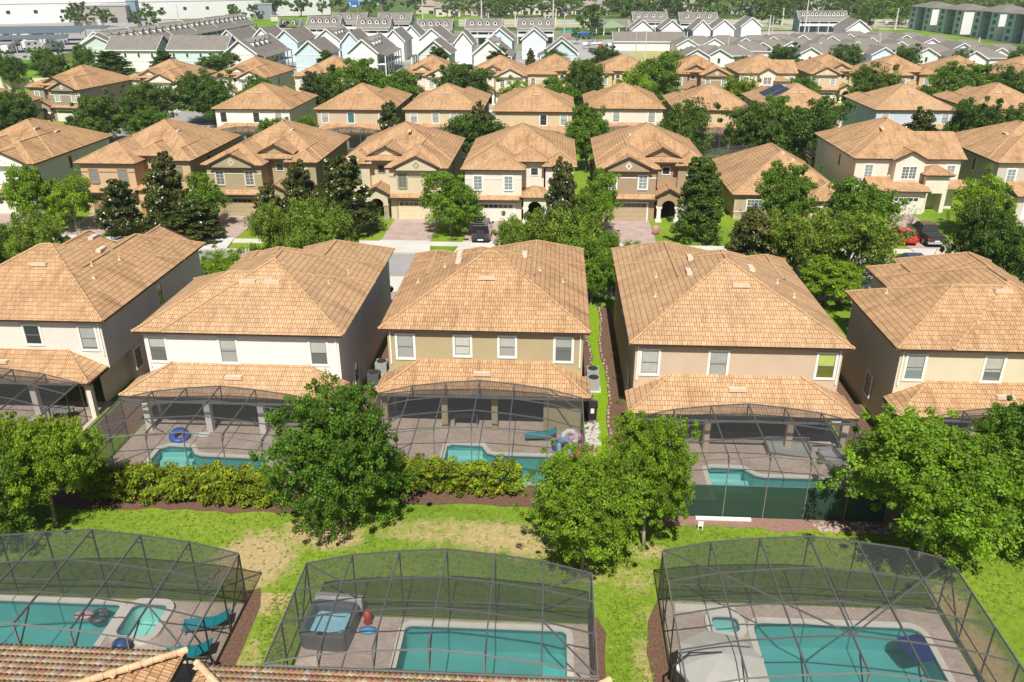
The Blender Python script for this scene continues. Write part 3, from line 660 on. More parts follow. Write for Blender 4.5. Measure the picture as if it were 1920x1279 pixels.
# single-storey house with stone veneer
def bungalow(cx, yf, label):
    H = empty('house', (cx, yf, 0), 0, label, 'house')
    rf, cp, wl, fs = MB(), MB(), MB(), MB()
    hip(rf, cp, -6.65, 6.65, -.5, 18, 3.0, .56); hip(rf, cp, 1.2, 6.6, -3.0, 8, 3.006, .5, ge1=True)
    fascia(fs, -6.65, 6.65, -.5, 18, 3.0); fascia(fs, 1.2, 6.6, -3.0, -.52, 3.004)
    wl.box(-6.2, 6.2, 0, 17.6, 0, 2.84); wl.box(1.65, 6.15, -2.55, 0, 0, 2.835)
    b = paver('stone_veneer', (.42,.30,.20), (.60,.48,.35), .35, .14)
    wl.build('wall', stucco('tan', CW['tan'][1]), H)
    sv = MB(); sv.box(-6.25, 1.62, -.06, -.002, 0, 2.83); sv.build('stone_veneer', b, H)
    tb = MB(); tb.box(-6.3, 1.6, -.1, -.061, .85, .97); tb.build('wall_band', TRIM, H)
    ro = rf.build('roof', TILE, H, uv=True); cp.build('ridge_cap', CAP, ro); fs.build('fascia', FASC, H)
    vents(ro, [(1.2,5.2,3+.56*5.2,'v','y'),(-3.9,2.8,4.4,'p',0),(.2,6.2,6.5,'v','y')])
    window(H, 'f', -3.9, -.06, .9, 2.3, 1.7, GM, TRIM, 1, .14)
    window(H, 'f', -.2, -.06, .9, 2.3, 1.0, GD, TRIM, 1, .14)
    gd = MB(); gd.box(2.0, 5.8, -2.62, -2.55, 0, 2.15); g = gd.build('garage_door', plain('garage_khaki',(.42,.33,.21),.6), H)
    gf = MB(); gf.box(1.85, 2.0, -2.65, -2.55, 0, 2.3); gf.box(5.8, 5.95, -2.65, -2.55, 0, 2.3); gf.box(2.0, 5.8, -2.65, -2.55, 2.15, 2.3); gf.build('garage_frame', TRIM, H)
bungalow(27.3, 94.9, 'single-storey stone-fronted house across the street between the brown and the white house')
# ---------------------------------------------------------------- third row: backs face the camera
R3 = [(-49.9, 135.0, 'white', 'white house in the third row, leftmost of those whose backs face the camera', [(4.9,GD),(-.6,GD),(-4.3,GM)], TILE3),
      (-33.0, 135.3, 'pink', 'tan-pink house in the third row with a teal curtain in one window', [(4.9,GL),(.6,GTEAL),(-4.6,GL)], TILE3),
      (-18.5, 135.9, 'beige', 'beige house in the third row straight behind the beige house with the arched entry', [(4.8,GL),(1.2,GL),(-1.8,GL)], TILE),
      (-3.6, 134.8, 'sand', 'sand coloured house in the third row with one dark and one pale rear window', [(-1.6,GD),(-4.9,GL)], TILE),
      (11.4, 138.7, 'ivory', 'white house in the third row with three evenly dark rear windows under the eave', [(4.7,GM),(1.4,GM),(-4.4,GM)], TILE3),
      (25.9, 137.8, 'sand', 'yellowish tan house in the third row half hidden behind the round oak', [(4.5,GM),(-4.5,GM)], TILE),
      (40.8, 139.6, 'cream', 'cream house in the third row with dark solar panels on its left roof slope', [(4.5,GM),(-4.9,GM)], TILE),
      (58.6, 139.6, 'blue', 'pale blue house in the third row with a blue-grey side wall', [(4.7,GL),(-4.9,GL)], TILE2),
      (75.0, 141.5, 'beige', 'beige house at the right end of the third row', [(4.7,GL),(-4.9,GL)], TILE)]
R3H = []
for i, (cx, ye, c, lb, rw, rt) in enumerate(R3):
    R3H.append(house(cx, ye+DP+EV, True, CW[c], lb, style=('gable','hip')[i % 2], mirror=i % 3 == 0, roof=rt, rwin=rw, rvents=RV((-.3,13.8,'v','x'))+([] if i % 2 else RV((1.3,13.8,'v','x'))), fwin=False))
def solar(H, lst):
    for (x0, x1, y0, y1) in lst:
        mb = MB()
        for xa, xb, ya, yb in [(x0+(x1-x0)*i/2, x0+(x1-x0)*(i+.96)/2, y0+(y1-y0)*j/4, y0+(y1-y0)*(j+.95)/4) for i in range(2) for j in range(4)]:
            zz = [ZE+.49*(TW+EV-abs(x))+.12 for x in (xa, xb)]
            mb.add([(xa,ya,zz[0]),(xb,ya,zz[1]),(xb,yb,zz[1]),(xa,yb,zz[0]),(xa,ya,zz[0]-.04),(xb,ya,zz[1]-.04),(xb,yb,zz[1]-.04),(xa,yb,zz[0]-.04)], [(0,1,2,3),(7,6,5,4),(0,4,5,1),(2,6,7,3),(1,5,6,2),(3,7,4,0)])
        mb.build('solar_panel', plain('solar_blue', (.02,.03,.06), .2, spec=.8), H)
solar(R3H[6], [(1.6, 4.9, 5.2, 9.6), (1.6, 4.9, 10.2, 13.0)])
# ---------------------------------------------------------------- fourth row: fronts face the camera, beyond the second street
R4 = [(-97.5, 158.5, 'taupe', 'taupe house at the far left by the cream wall, with an arched entry', 'gable', True, -.12),
      (-84.5, 172.0, 'ivory', 'white-walled house in the fourth row just right of the cream boundary wall', 'gable', True, -.06),
      (-68.0, 178.5, 'white', 'off-white gabled house in the fourth row left of the cream hip-roofed one', 'gable', True, -.04),
      (-50.5, 182.0, 'cream', 'cream house in the fourth row behind the white and tan-pink houses, hip roofed', 'hip', False, 0),
      (-28.5, 184.5, 'ivory', 'white gabled house in the fourth row left of its twin', 'gable', True, 0),
      (-13.0, 185.0, 'ivory', 'white gabled house in the fourth row right of its twin', 'gable', True, 0),
      (-.5, 188.5, 'sand', 'sand coloured hip-roofed house in the fourth row behind the dark oak', 'hip', False, 0),
      (15.4, 189.5, 'sand', 'sand coloured hip-roofed house in the fourth row mostly hidden by the wide oak', 'hip', True, 0),
      (32.0, 189.0, 'brown', 'brown-trimmed gabled house in the fourth row with a diamond ornament', 'gable', True, 0),
      (47.0, 191.5, 'ivory', 'white bay-fronted house in the fourth row beside the brown gabled one', 'tower', False, 0),
      (62.5, 192.5, 'sand', 'tan gabled house in the fourth row right of the white bay-fronted one', 'gable', False, 0),
      (77.0, 190.5, 'peach', 'peach house in the fourth row, third from its right end', 'hip', False, 0),
      (91.0, 190.0, 'pink', 'tan-pink house in the fourth row, second from its right end', 'hip', True, 0),
      (106.0, 190.0, 'beige', 'beige house at the right end of the fourth row', 'gable', False, 0)]
for i, (cx, yf, c, lb, st, mi, rz) in enumerate(R4):
    house(cx, yf, False, CW[c], lb, style=st, mirror=mi, roof=(TILE3, TILE)[i % 2], rz=rz, fwin=True)
house(-98.0, 128.0, False, CW['peach'], 'tan-roofed house cut by the left edge below the taupe house', style='gable', roof=TILE3)

# ---------------------------------------------------------------- bottom row: barrel-tile roofs of the nearest houses
BT = N('barrel_tile'); BT.set(rough=.75, spec=.25)
_a = BT.n('ShaderNodeAttribute', attribute_name='tint'); BT.base(BT.mix(1, _a.outputs['Color'], BT.ramp(BT.noise(3,4).outputs[0], [(.3,(.86,.84,.82)),(.7,(1.08,1.08,1.08))]), 'MULTIPLY'))
def barrel_strip(x0, x1, ytop, ybot, ztop, slope, parent, x0b=None, x1b=None, name='tile_course'):
    "corrugated tile field falling towards +y from ytop to ybot; x limits may narrow towards the top (hips)"
    r = random.Random(int(abs(x0)*10)); per = .2; nc = 8; crs = .42
    vs = []; fs = []; cols = []
    pal = [(.76,.54,.34),(.72,.47,.27),(.68,.40,.22),(.80,.64,.45),(.74,.52,.32),(.66,.38,.24),(.82,.68,.50),(.70,.44,.24)]
    ncrs = int((ybot-ytop)/crs)
    for k in range(ncrs):
        ya = ybot-k*crs; yb = ya-crs
        f = k/ncrs; xa = x0+(x0b-x0)*f if x0b is not None else x0; xb = x1+(x1b-x1)*f if x1b is not None else x1
        n = int((xb-xa)/per)
        for i in range(n):
            c0 = xa+i*per; c = pal[r.randrange(8)]; c = tuple(v*r.uniform(.88, 1.1) for v in c); o = len(vs)
            for j in range(nc+1):
                t = j/nc; h = .042*max(0, math.sin(math.pi*min(1, t/.62))) if t < .62 else -.006*math.sin(math.pi*(t-.62)/.38)
                za = ztop-(ya-ytop)*slope+.006; zb = ztop-(yb-ytop)*slope
                vs += [(c0+t*per, ya, za+h), (c0+t*per, yb, zb+h), (c0+t*per, ya, za-.02)]
            for j in range(nc):
                b = o+3*j; fs.append((b, b+3, b+4, b+1)); fs.append((b+2, b+5, b+3, b)); cols += [c, tuple(q*.92 for q in c)]
    me = bpy.data.meshes.new(name); me.from_pydata(vs, [], fs)
    at = me.color_attributes.new('tint', 'FLOAT_COLOR', 'CORNER'); arr = []
    for p, c in zip(me.polygons, cols): arr += [*c, 1]*p.loop_total
    at.data.foreach_set('color', arr); me.materials.append(BT.m)
    for p in me.polygons: p.use_smooth = True
    if me.validate(): pass
    me.update(); o = bpy.data.objects.new(name, me); COL.objects.link(o); o.parent = parent; return o
def barrel_caps(mb, p, q, r=.14, L=.42):
    p = Vector(p); q = Vector(q); n = int((q-p).length/L)
    for i in range(n): mb.tube(p+(q-p)*i/n, p+(q-p)*(i+1)/n, r, r*.8, 10)
CAPB = plain('ridge_tile_pale', (.68,.47,.28), .8, var=.25, scale=2)
def near_house(cx, x0, x1, ye, ze, lab, extra=None):
    H = empty('house', (0, 0, 0), 0, lab, 'house')
    wl = MB(); wl.box(x0+.5, x1-.5, 4, ye-.5, 0, ze-.15); wl.build('wall', stucco('cream', CW['cream'][1]), H)
    rf = MB(); h = hip(rf, None, x0+.1, x1-.1, 2.5, ye-.15, ze-.07, .36); ro = rf.build('roof', TILE, H, uv=True)
    barrel_strip(x0, x1, ye-3.2, ye, ze+3.2*.36, .36, ro, x0+3.0, x1-3.0)
    cb = MB(); barrel_caps(cb, (x0+.05, ye-.05, ze+.12), (x0+3.3, ye-3.3, ze+.1+3.25*.36)); barrel_caps(cb, (x1-.05, ye-.05, ze+.12), (x1-3.3, ye-3.3, ze+.1+3.25*.36)); cb.build('ridge_cap', CAPB, ro)
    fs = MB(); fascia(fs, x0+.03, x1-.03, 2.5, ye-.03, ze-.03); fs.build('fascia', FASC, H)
    return H, ro
hc, rc = near_house(-5, -13.0, 2.45, 22.25, 2.8, 'bottom centre house of which only a striped barrel-tile roof edge shows')
hl, rl = near_house(-24, -34, -13.55, 22.85, 2.8, 'bottom left house with pale ridge caps on its barrel-tile roof')

# ---------------------------------------------------------------- screened pool enclosures
ARC = [(-1,2.8),(-.667,3.36),(-.333,3.65),(0,3.84),(.333,3.65),(.667,3.36),(1,2.8)]
def cage(x0, x1, ys, label, diag=((0,1),), wallz=(.95,), privacy=False, house_low=True, brace=(), group=None, tone=None):
    "ys[0] = free end, ys[-1] = house end"
    C = empty('pool_enclosure', ((x0+x1)/2, ys[0], 0), 0, label, 'pool enclosure', group)
    xm = (x0+x1)/2; hw = (x1-x0)/2; oy = ys[0]
    P = [(t*hw, z) for t, z in ARC]; Y = [y-oy for y in ys]; sg = 1 if Y[-1] > 0 else -1
    m = tone or ALU
    for i, (x, z) in enumerate(P):
        MB().bar((x, Y[0], z), (x, Y[-1], z), .05, .09).build('roof_beam', m, C)
    for y in Y:
        mb = MB()
        for (xa, za), (xb, zb) in zip(P, P[1:]): mb.bar((xa, y, za+.01), (xb, y, zb+.01), .038, .06)
        mb.build('cross_beam', m, C)
    for x, z in P: MB().bar((x, Y[0], 0.02), (x, Y[0], z-.06), .05, .06).build('post', m, C)
    for sx in (P[0], P[-1]):
        for y in Y[1:]: MB().bar((sx[0], y, .02), (sx[0], y, sx[1]-.06), .05, .06).build('post', m, C)
    mb = MB()
    for zz in wallz+((.12,)):
        mb.bar((P[0][0], Y[0]-.001*sg, zz), (P[-1][0], Y[0]-.001*sg, zz), .035, .04)
        for x, _ in (P[0], P[-1]): mb.bar((x, Y[0], zz), (x, Y[-1], zz), .035, .04)
    mb.build('wall_rail', m, C)
    # v-shaped struts under the house-end arch
    mb = MB()
    for x, z in P[1:-1]:
        mb.bar((x, Y[-1], 2.72), (x, Y[-1], z-.06), .05, .06); mb.bar((x, Y[-1]-.02*sg, 2.75), (x, Y[-1]-1.0*sg, z-.08), .05, .05)
        mb.bar((x, Y[0]+.02*sg, z-.42), (x, Y[0]+.38*sg, z-.08), .04, .04)
    mb.bar((P[0][0], Y[-1], 2.68), (P[-1][0], Y[-1], 2.68), .12, .1)
    mb.build('strut', m, C)
    mb = MB()
    for (i, j, k, l) in brace:   # roof diagonals from node (bay line i, arch j) to (k, l)
        mb.bar((P[i][0], Y[j], P[i][1]+.03), (P[k][0], Y[l], P[k][1]+.03), .05, .06)
    for sx in (P[0], P[-1]): mb.bar((sx[0], Y[0], 2.7), (sx[0], Y[1], .15), .05, .06)
    mb.build('diagonal_brace', m, C)
    sc = MB()
    for (xa, za), (xb, zb) in zip(P, P[1:]):
        sc.poly([(xa,Y[0],za+.065),(xb,Y[0],zb+.065),(xb,Y[-1],zb+.065),(xa,Y[-1],za+.065)])
    sc.build('roof_screen', SCREEN, C)
    sc = MB(); z_lo = 2.02 if privacy else .05
    for (xa, za), (xb, zb) in zip(P, P[1:]): sc.poly([(xa,Y[0],z_lo),(xb,Y[0],z_lo),(xb,Y[0],zb-.02),(xa,Y[0],za-.02)])
    for (xa, za), (xb, zb) in zip(P[1:-1], P[2:-1]): sc.poly([(xa,Y[-1],2.73),(xb,Y[-1],2.73),(xb,Y[-1],zb-.02),(xa,Y[-1],za-.02)])
    for x, z in (P[0], P[-1]): sc.poly([(x,Y[0],.05),(x,Y[-1],.05),(x,Y[-1],z-.02),(x,Y[0],z-.02)])
    sc.build('wall_screen', SCREEN, C)
    if privacy:
        sc = MB(); sc.poly([(P[0][0],Y[0]-.02*sg,.03),(P[-1][0],Y[0]-.02*sg,.03),(P[-1][0],Y[0]-.02*sg,2.0),(P[0][0],Y[0]-.02*sg,2.0)]); sc.build('privacy_screen', PRIV, C)
    return C
cage(-10.5, 1.98, [28.1,26.35,24.55,22.4], 'screened pool enclosure at the bottom centre, over the hot tub and rectangular pool', brace=((0,0,1,1),(6,0,5,1),(5,2,6,3)))
cage(-26.7, -13.7, [28.6,26.6,24.6,22.85], 'screened pool enclosure at the bottom left, over the pool with a square spa', brace=((6,0,5,1),(5,2,6,3)))
cage(5.2, 17.8, [29.8,27.75,25.75,23.9,22.1], 'large screened pool enclosure at the bottom right, over the white parasol', brace=((0,0,1,1),(1,1,3,3),(6,0,5,1),(5,1,3,3)))
cage(-10.5, 1.98, [38.5,40.35,42.2,44.05], 'screened pool enclosure behind the tan house, with the teal lounger inside', brace=((0,0,1,1),(6,2,5,3)))
cage(-26.1, -13.4, [37.1,38.9,40.7,42.5], 'screened pool enclosure behind the off-white house, above the long yellow-green hedge', brace=((0,0,1,1),(0,3,1,2)))
cage(5.1, 17.7, [36.3,38.15,40.0,41.9], 'screened pool enclosure behind the pinkish tan house, with dark green privacy screening', privacy=True, wallz=(.95, 2.0), brace=((6,0,5,1),))
cage(-42, -29.75, [39.2,41.1,42.9,44.4], 'screened pool enclosure behind the cream house at the left edge', brace=((6,3,5,2),))
cage(21.8, 34.3, [37.6,39.2,40.9,42.6], 'screened pool enclosure at the right edge behind the pale yellow house')
# small ones behind the second and third rows
for k, (xa, ya, yb, lb) in enumerate([(-55.9,117.5,112.5,'peach house'),(-40.6,117.3,112.4,'olive tan house'),(-24.9,117,112,'beige house across the street'),(-10.2,117,112,'white house with the black vehicle'),
      (5.1,118,113,'brown house'),(21.0,120,114.5,'single-storey stone-fronted house'),(36.4,124,118.8,'white house with the entry tower'),
      (-56,129.6,132.4,'white third-row house'),(-39.2,129.8,132.7,'tan-pink third-row house'),(-24.7,130.2,133.2,'beige third-row house'),(-9.8,129.2,132.2,'sand third-row house'),
      (5.2,133,136,'white third-row house beside it'),(19.7,132.2,135.2,'yellowish tan third-row house'),(34.6,134,137,'solar-panelled house'),(52.4,134,137,'pale blue house')]):
    cage(xa, xa+12.5, [ya, (ya+yb)/2, yb], 'small dark screened pool enclosure behind the '+lb)

# ---------------------------------------------------------------- decks, pools
def deck(name, pts, holes, z=.03): return fill_sheet(name, pts, holes, z, PAV)
IN = lambda k: inset(POOLS[k]['out'], -.27)
deck('patio', rect(-10.4, 1.9, 21.7, 28.0), [IN('c')]); deck('patio', rect(-28.5, -13.8, 21.9, 28.5), [IN('l'), IN('lspa')])
deck('patio', rect(5.3, 17.7, 19, 29.7), [IN('r'), IN('rspa')]); deck('patio', rect(-10.4, 2.0, 38.6, 46.8), [IN('h3')])
deck('patio', rect(-26.0, -13.2, 37.2, 45.5), [IN('h2')]); deck('patio', rect(5.1, 17.6, 36.4, 45.3), [IN('h4')])
deck('patio', rect(-41.9, -29.4, 39.3, 47), []); deck('patio', rect(21.9, 34.2, 37.7, 45.4), [])
def pool(key, label, depth=1.35, cop=.28, ztop=.075, wat=None, plast=None, steps=None, zw=None, cat='swimming pool'):
    out = POOLS[key]['out']; O = inset(out, -cop)
    cx = sum(p[0] for p in out)/len(out); cy = sum(p[1] for p in out)/len(out)
    Pn = empty(cat.replace(' ', '_'), (cx, cy, 0), 0, label, cat)
    L = lambda pts: [(x-cx, y-cy) for x, y in pts]
    out, O = L(out), L(O); n = len(out); mb = MB()
    v = [(x,y,ztop) for x,y in O]+[(x,y,ztop) for x,y in out]+[(x,y,-.12) for x,y in out]+[(x,y,.0 if ztop > .2 else -.02) for x,y in O]
    mb.add(v, [(i,(i+1)%n,n+(i+1)%n,n+i) for i in range(n)]+[(n+i,n+(i+1)%n,2*n+(i+1)%n,2*n+i) for i in range(n)]+[(3*n+i,3*n+(i+1)%n,(i+1)%n,i) for i in range(n)])
    mb.build('coping', COPE, Pn)
    mb = MB(); I2 = inset(out, -.004)
    mb.add([(x,y,-.118) for x,y in I2]+[(x,y,-depth) for x,y in I2], [(i,n+i,n+(i+1)%n,(i+1)%n) for i in range(n)]); mb.poly([(x,y,-depth) for x,y in I2])
    mb.build('basin', plast or PLAST, Pn)
    zw = ztop-.13 if zw is None else zw
    MB().poly([(x,y,zw) for x,y in inset(out, .003)]).build('water', wat or WATER, Pn)
    tb = MB(); T = inset(out, .006); tb.add([(x,y,zw+.05) for x,y in T]+[(x,y,zw-.12) for x,y in T], [(i,n+i,n+(i+1)%n,(i+1)%n) for i in range(n)]); tb.build('tile_band', plain('pool_tile', (.10,.22,.25), .3), Pn)
    for (xa, xb, ya, yb, z0) in steps or []:
        MB().box(xa-cx, xb-cx, ya-cy, yb-cy, -depth+.01, z0).build('pool_step', PLASTL, Pn)
    return Pn
pool('c', 'plain rectangular pool in the bottom centre enclosure')
pool('l', 'long teal pool in the bottom left enclosure with a ring float on it')
pool('lspa', 'small square spa beside the bottom left pool, pale coping all round', .9, .32, .22, WATERS, PLASTL, cat='spa')
pool('r', 'wide green-teal pool in the bottom right enclosure under the white parasol')
pool('rspa', 'small spa corner behind the white parasol', .8, .3, .20, WATERS, PLASTL, cat='spa')
pool('h3', 'pool behind the tan house with pale entry steps at its left end', steps=[(-6.15,-4.0,42.35,42.75,-.35),(-6.15,-3.7,41.9,42.35,-.55),(-6.15,-3.4,41.4,41.9,-.8)])
pool('h2', 'turquoise pool behind the off-white house, wide entry steps at its left end', steps=[(-23.5,-21.9,41.3,41.7,-.35),(-23.5,-21.5,40.85,41.3,-.55),(-23.5,-21.2,40.3,40.85,-.8)])
pool('h4', 'pool behind the pinkish tan house seen over the dark green privacy screen', steps=[(9.3,11.2,40.65,41.0,-.35),(9.3,11.6,40.25,40.65,-.55),(9.3,11.8,39.8,40.25,-.8)])
# ---------------------------------------------------------------- things inside and beside the enclosures
def lounger(x, y, rz, label, up=.5):
    L = empty('sun_lounger', (x, y, .03), rz, label, 'sun lounger', 'teal sun loungers')
    MB().box(-.95, .35, -.32, .32, .30, .36).build('seat', TEAL, L)
    a = up; mb = MB(); c, s_ = math.cos(a), math.sin(a)
    mb.add([(.37,-.32,.30),(.37,.32,.30),(.37+.75*c,.32,.30+.75*s_),(.37+.75*c,-.32,.30+.75*s_),(.37,-.32,.36),(.37,.32,.36),(.37+.75*c,.32,.36+.75*s_),(.37+.75*c,-.32,.36+.75*s_)], [(3,2,1,0),(4,5,6,7),(0,1,5,4),(1,2,6,5),(2,3,7,6),(3,0,4,7)]); mb.build('backrest', TEAL, L)
    for sx in (-.85, .25):
        for sy in (-.33, .30): MB().box(sx, sx+.04, sy, sy+.03, 0, .33).build('leg', ALU, L)
    mb = MB(); mb.box(-.96, .95, -.36, -.325, .27, .33); mb.box(-.96, .95, .325, .36, .27, .33); mb.build('frame', ALU, L)
    return L
lounger(-14.9, 26.9, R(12), 'teal lounger in the bottom left enclosure, the one farther from the tiled roof'); lounger(-15.0, 25.2, R(8), 'teal lounger in the bottom left enclosure, the one nearer the tiled roof')
lounger(-.55, 43.7, R(4), 'teal lounger on the patio behind the tan house')
# hot tub with folded cover
x, y = -9.35, 26.9
T = empty('hot_tub', (x, y, .03), R(-4), 'dark grey square hot tub with pale blue water in the bottom centre enclosure', 'hot tub')
mb = MB(); o4 = rrect(-1.1, 1.1, -1.1, 1.1, .35); i4 = rrect(-.88, .88, -.88, .88, .3); n = len(o4)
mb.add([(a,b,0) for a,b in inset(o4,.06)]+[(a,b,.8) for a,b in o4]+[(a,b,.9) for a,b in inset(o4,.05)]+[(a,b,.9) for a,b in i4]+[(a,b,.3) for a,b in inset(i4,.2)],
       [(k*n+i,k*n+(i+1)%n,(k+1)*n+(i+1)%n,(k+1)*n+i) for k in range(4) for i in range(n)]+[tuple(range(4*n,5*n))])
mb.build('shell', plain('tub_grey', (.13,.13,.135), .4), T)
MB().poly([(a,b,.74) for a,b in inset(i4,.02)]).build('water', water_mat('tub_water', (.75,.92,.97)), T)
mb = MB(); mb.add([(a,b,.5) for a,b in inset(i4,.12)]+[(a,b,.5) for a,b in inset(i4,.34)], [(i,(i+1)%n,n+(i+1)%n,n+i) for i in range(n)]); mb.poly([(a,b,.32) for a,b in inset(i4,.19)]); mb.build('seat', plain('tub_acrylic', (.55,.70,.76), .3), T)
MB().box(-1.05, 1.1, 1.12, 1.42, .35, .98).build('cover', plain('tub_cover', (.62,.62,.62), .6), T)
MB().box(-.2,.2,-1.06,-.9,.9,.94).build('control_panel', BLACKM, T)
def ring(name, x, y, z, R_, r_, mat, label, cat, parent=None, group=None, tilt=0):
    mb = MB(); n, m_ = 20, 8
    for i in range(n):
        for j in range(m_):
            a, b = 2*math.pi*i/n, 2*math.pi*j/m_; mb.v.append(((R_+r_*math.cos(b))*math.cos(a), (R_+r_*math.cos(b))*math.sin(a), r_*math.sin(b)))
    mb.f = [(i*m_+j, ((i+1)%n)*m_+j, ((i+1)%n)*m_+(j+1)%m_, i*m_+(j+1)%m_) for i in range(n) for j in range(m_)]; mb.mi = [0]*len(mb.f)
    o = mb.build(name, mat, smooth=True, loc=(x, y, z)); o.rotation_euler = (tilt, tilt*.5, 0); return tag(o, label, cat, group)
ring('pool_float', -20.05, 27.4, .02, .33, .13, plain('float_grey', (.09,.10,.11), .4), 'dark ring float in the bottom left pool with a pale pink cushion against it', 'pool float')
o = MB().lathe(0, 0, [(.05,0),(.3,.04),(.36,.14),(.28,.22),(.06,.24)], 12, 1.3, .8).build('cushion', plain('cushion_pink', (.65,.40,.40), .6), smooth=True, loc=(-20.7, 27.35, -.03)); tag(o, 'pale pink and white float cushion on the bottom left pool', 'pool float')
o = MB().lathe(0, 0, [(.1,0),(.33,.1),(.38,.35),(.30,.55),(.1,.62)], 12).build('pool_toy', plain('toy_blue', (.03,.12,.34), .4), smooth=True, loc=(-17.95, 25.35, .05)); tag(o, 'dark blue ball-like toy at the foot of the small square spa', 'pool toy')
o = MB().lathe(0, 0, [(.12,0),(.2,.1),(.1,.35),(.22,.5),(.05,.75)], 10).build('pool_toy', plain('toy_red', (.62,.06,.03), .5), smooth=True, loc=(-7.85, 27.55, .03)); tag(o, 'red toy standing on the patio beside the hot tub', 'pool toy')
o = MB().lathe(0, 0, [(.1,0),(.3,.05),(.32,.14),(.1,.2)], 10, 1.3, .7).build('pool_toy', plain('toy_lightblue', (.12,.40,.72), .5), smooth=True, loc=(-7.75, 27.05, .03)); tag(o, 'light blue toy lying on the patio beside the red one', 'pool toy')
# parasol at the right
U = empty('parasol', (*G(1352, 1236, 2.35), .03), R(10), 'large off-white octagonal parasol over the left end of the bottom right pool', 'parasol')
mb = MB(); n = 8; rr = 1.75
vs = [(0, 0, 2.62)]+[(rr*.5*math.cos(2*math.pi*i/n), rr*.5*math.sin(2*math.pi*i/n), 2.42) for i in range(n)]+[(rr*math.cos(2*math.pi*i/n), rr*math.sin(2*math.pi*i/n), 2.1) for i in range(n)]+[(rr*math.cos(2*math.pi*i/n), rr*math.sin(2*math.pi*i/n), 1.98) for i in range(n)]
mb.add(vs, [(0,1+i,1+(i+1)%n) for i in range(n)]+[(1+i,9+i,9+(i+1)%n,1+(i+1)%n) for i in range(n)]+[(9+i,17+i,17+(i+1)%n,9+(i+1)%n) for i in range(n)])
mb.build('canopy', plain('canopy_white', (.70,.68,.62), .8, var=.03), U)
mb = MB()
for i in range(n): a = 2*math.pi*i/n; mb.bar((0,0,2.5), (rr*.97*math.cos(a), rr*.97*math.sin(a), 2.04), .025, .03)
mb.build('rib', ALU, U)
mb = MB(); mb.tube((-1.95,-.1,0), (-1.95,-.1,2.3), .04); mb.tube((-1.95,-.1,2.3), (-1.3,-.05,2.85), .045); mb.tube((-1.3,-.05,2.85), (0,0,2.68), .03); mb.build('pole', BLACKM, U)
MB().box(-2.35,-1.55,-.5,.3,0,.1).build('base', BLACKM, U)
o = MB().add(*(lambda P: ([(a,b,0) for a,b in P]+[(a,b,.1) for a,b in P], [tuple(range(len(P)-1,-1,-1)), tuple(range(len(P),2*len(P)))]+[(i,(i+1)%len(P),len(P)+(i+1)%len(P),len(P)+i) for i in range(len(P))]))(rrect(-.6,.6,-.7,.7,.25))).build('pool_float', plain('float_navy', (.015,.045,.17), .4), loc=(15.95, 27.35, -.04)); o.rotation_euler = (0,0,R(15)); tag(o, 'navy blue mat float in the right corner of the bottom right pool', 'pool float')
tag(MB().box(5.9,8.6,29.05,29.45,.03,.12).build('patio_step', COPE), 'pale raised patio edging behind the white parasol', 'step')
# string lights post etc inside the middle cage
o = ring('pool_float', -22.9, 42.6, .25, .42, .2, plain('float_blue', (.04,.12,.50), .4, var=.5, scale=6), 'blue patterned ring float on the patio behind the off-white house', 'pool float', tilt=.4)
o = MB().lathe(0,0,[(.1,0),(.35,.05),(.3,.2),(.1,.25)],10,1.5,.6).build('towel', WHITEP, loc=(-21.6, 43.0, .03)); tag(o, 'white towel lying beside the blue patterned ring float', 'towel')
for k, (dx, dy, dz, c, nm) in enumerate([(0,0,.25,(.07,.22,.45),'blue'),(.7,-.4,.22,(.55,.10,.14),'red'),(.25,-.55,.55,(.20,.35,.62),'light blue'),(.95,.15,.5,(.70,.28,.35),'pink'),(.5,.1,.8,(.72,.72,.74),'white')]):
    ring('pool_float', .75+dx, 42.6+dy, dz, .42, .17, plain('float_'+nm.replace(' ','_'), c, .4, var=.3, scale=5), nm+' ring float in the heap of floats behind the tan house', 'pool float', tilt=.3+.25*k)
# outdoor furniture behind the pinkish house and the left house
def sofa(x, y, rz, w_, label, mat):
    Sf = empty('outdoor_sofa', (x, y, .03), rz, label, 'outdoor sofa')
    MB().box(-w_/2, w_/2, -.4, .4, 0, .38).build('seat', mat, Sf); MB().box(-w_/2, w_/2, .4, .55, 0, .8).build('backrest', mat, Sf)
    for s_ in (-1, 1): MB().box(s_*w_/2-(.14 if s_ > 0 else 0), s_*w_/2+(0 if s_ > 0 else .14), -.4, .399, .381, .6).build('armrest', mat, Sf)
wk = plain('wicker_grey', (.36,.36,.35), .7)
sofa(14.4, 42.9, 0, 2.6, 'long grey outdoor sofa behind the pinkish tan house', wk); sofa(16.6, 42.0, R(-80), 1.5, 'short grey outdoor sofa at the right end of the long one', wk)
def table(x, y, w_, d_, label, mat):
    Tb = empty('table', (x, y, .03), 0, label, 'table'); MB().box(-w_/2, w_/2, -d_/2, d_/2, .7, .74).build('tabletop', mat, Tb)
    for a in (-1, 1):
        for b in (-1, 1): MB().box(a*(w_/2-.08)-.03, a*(w_/2-.08)+.03, b*(d_/2-.08)-.03, b*(d_/2-.08)+.03, 0, .7).build('leg', ALU, Tb)
table(6.7, 42.3, 2.0, 1.0, 'pale long table under the left end of the pinkish house lanai', WHITEP)
table(-31.6, 44.6, 1.6, .9, 'grey patio table under the lanai of the cream house at the left', METG)
table(-18.0, 44.6, 1.5, .9, 'dark patio table under the lanai of the off-white house', BLACKM)
table(-5.3, 45.4, 1.6, .9, 'dark patio table under the lanai of the tan house', BLACKM)
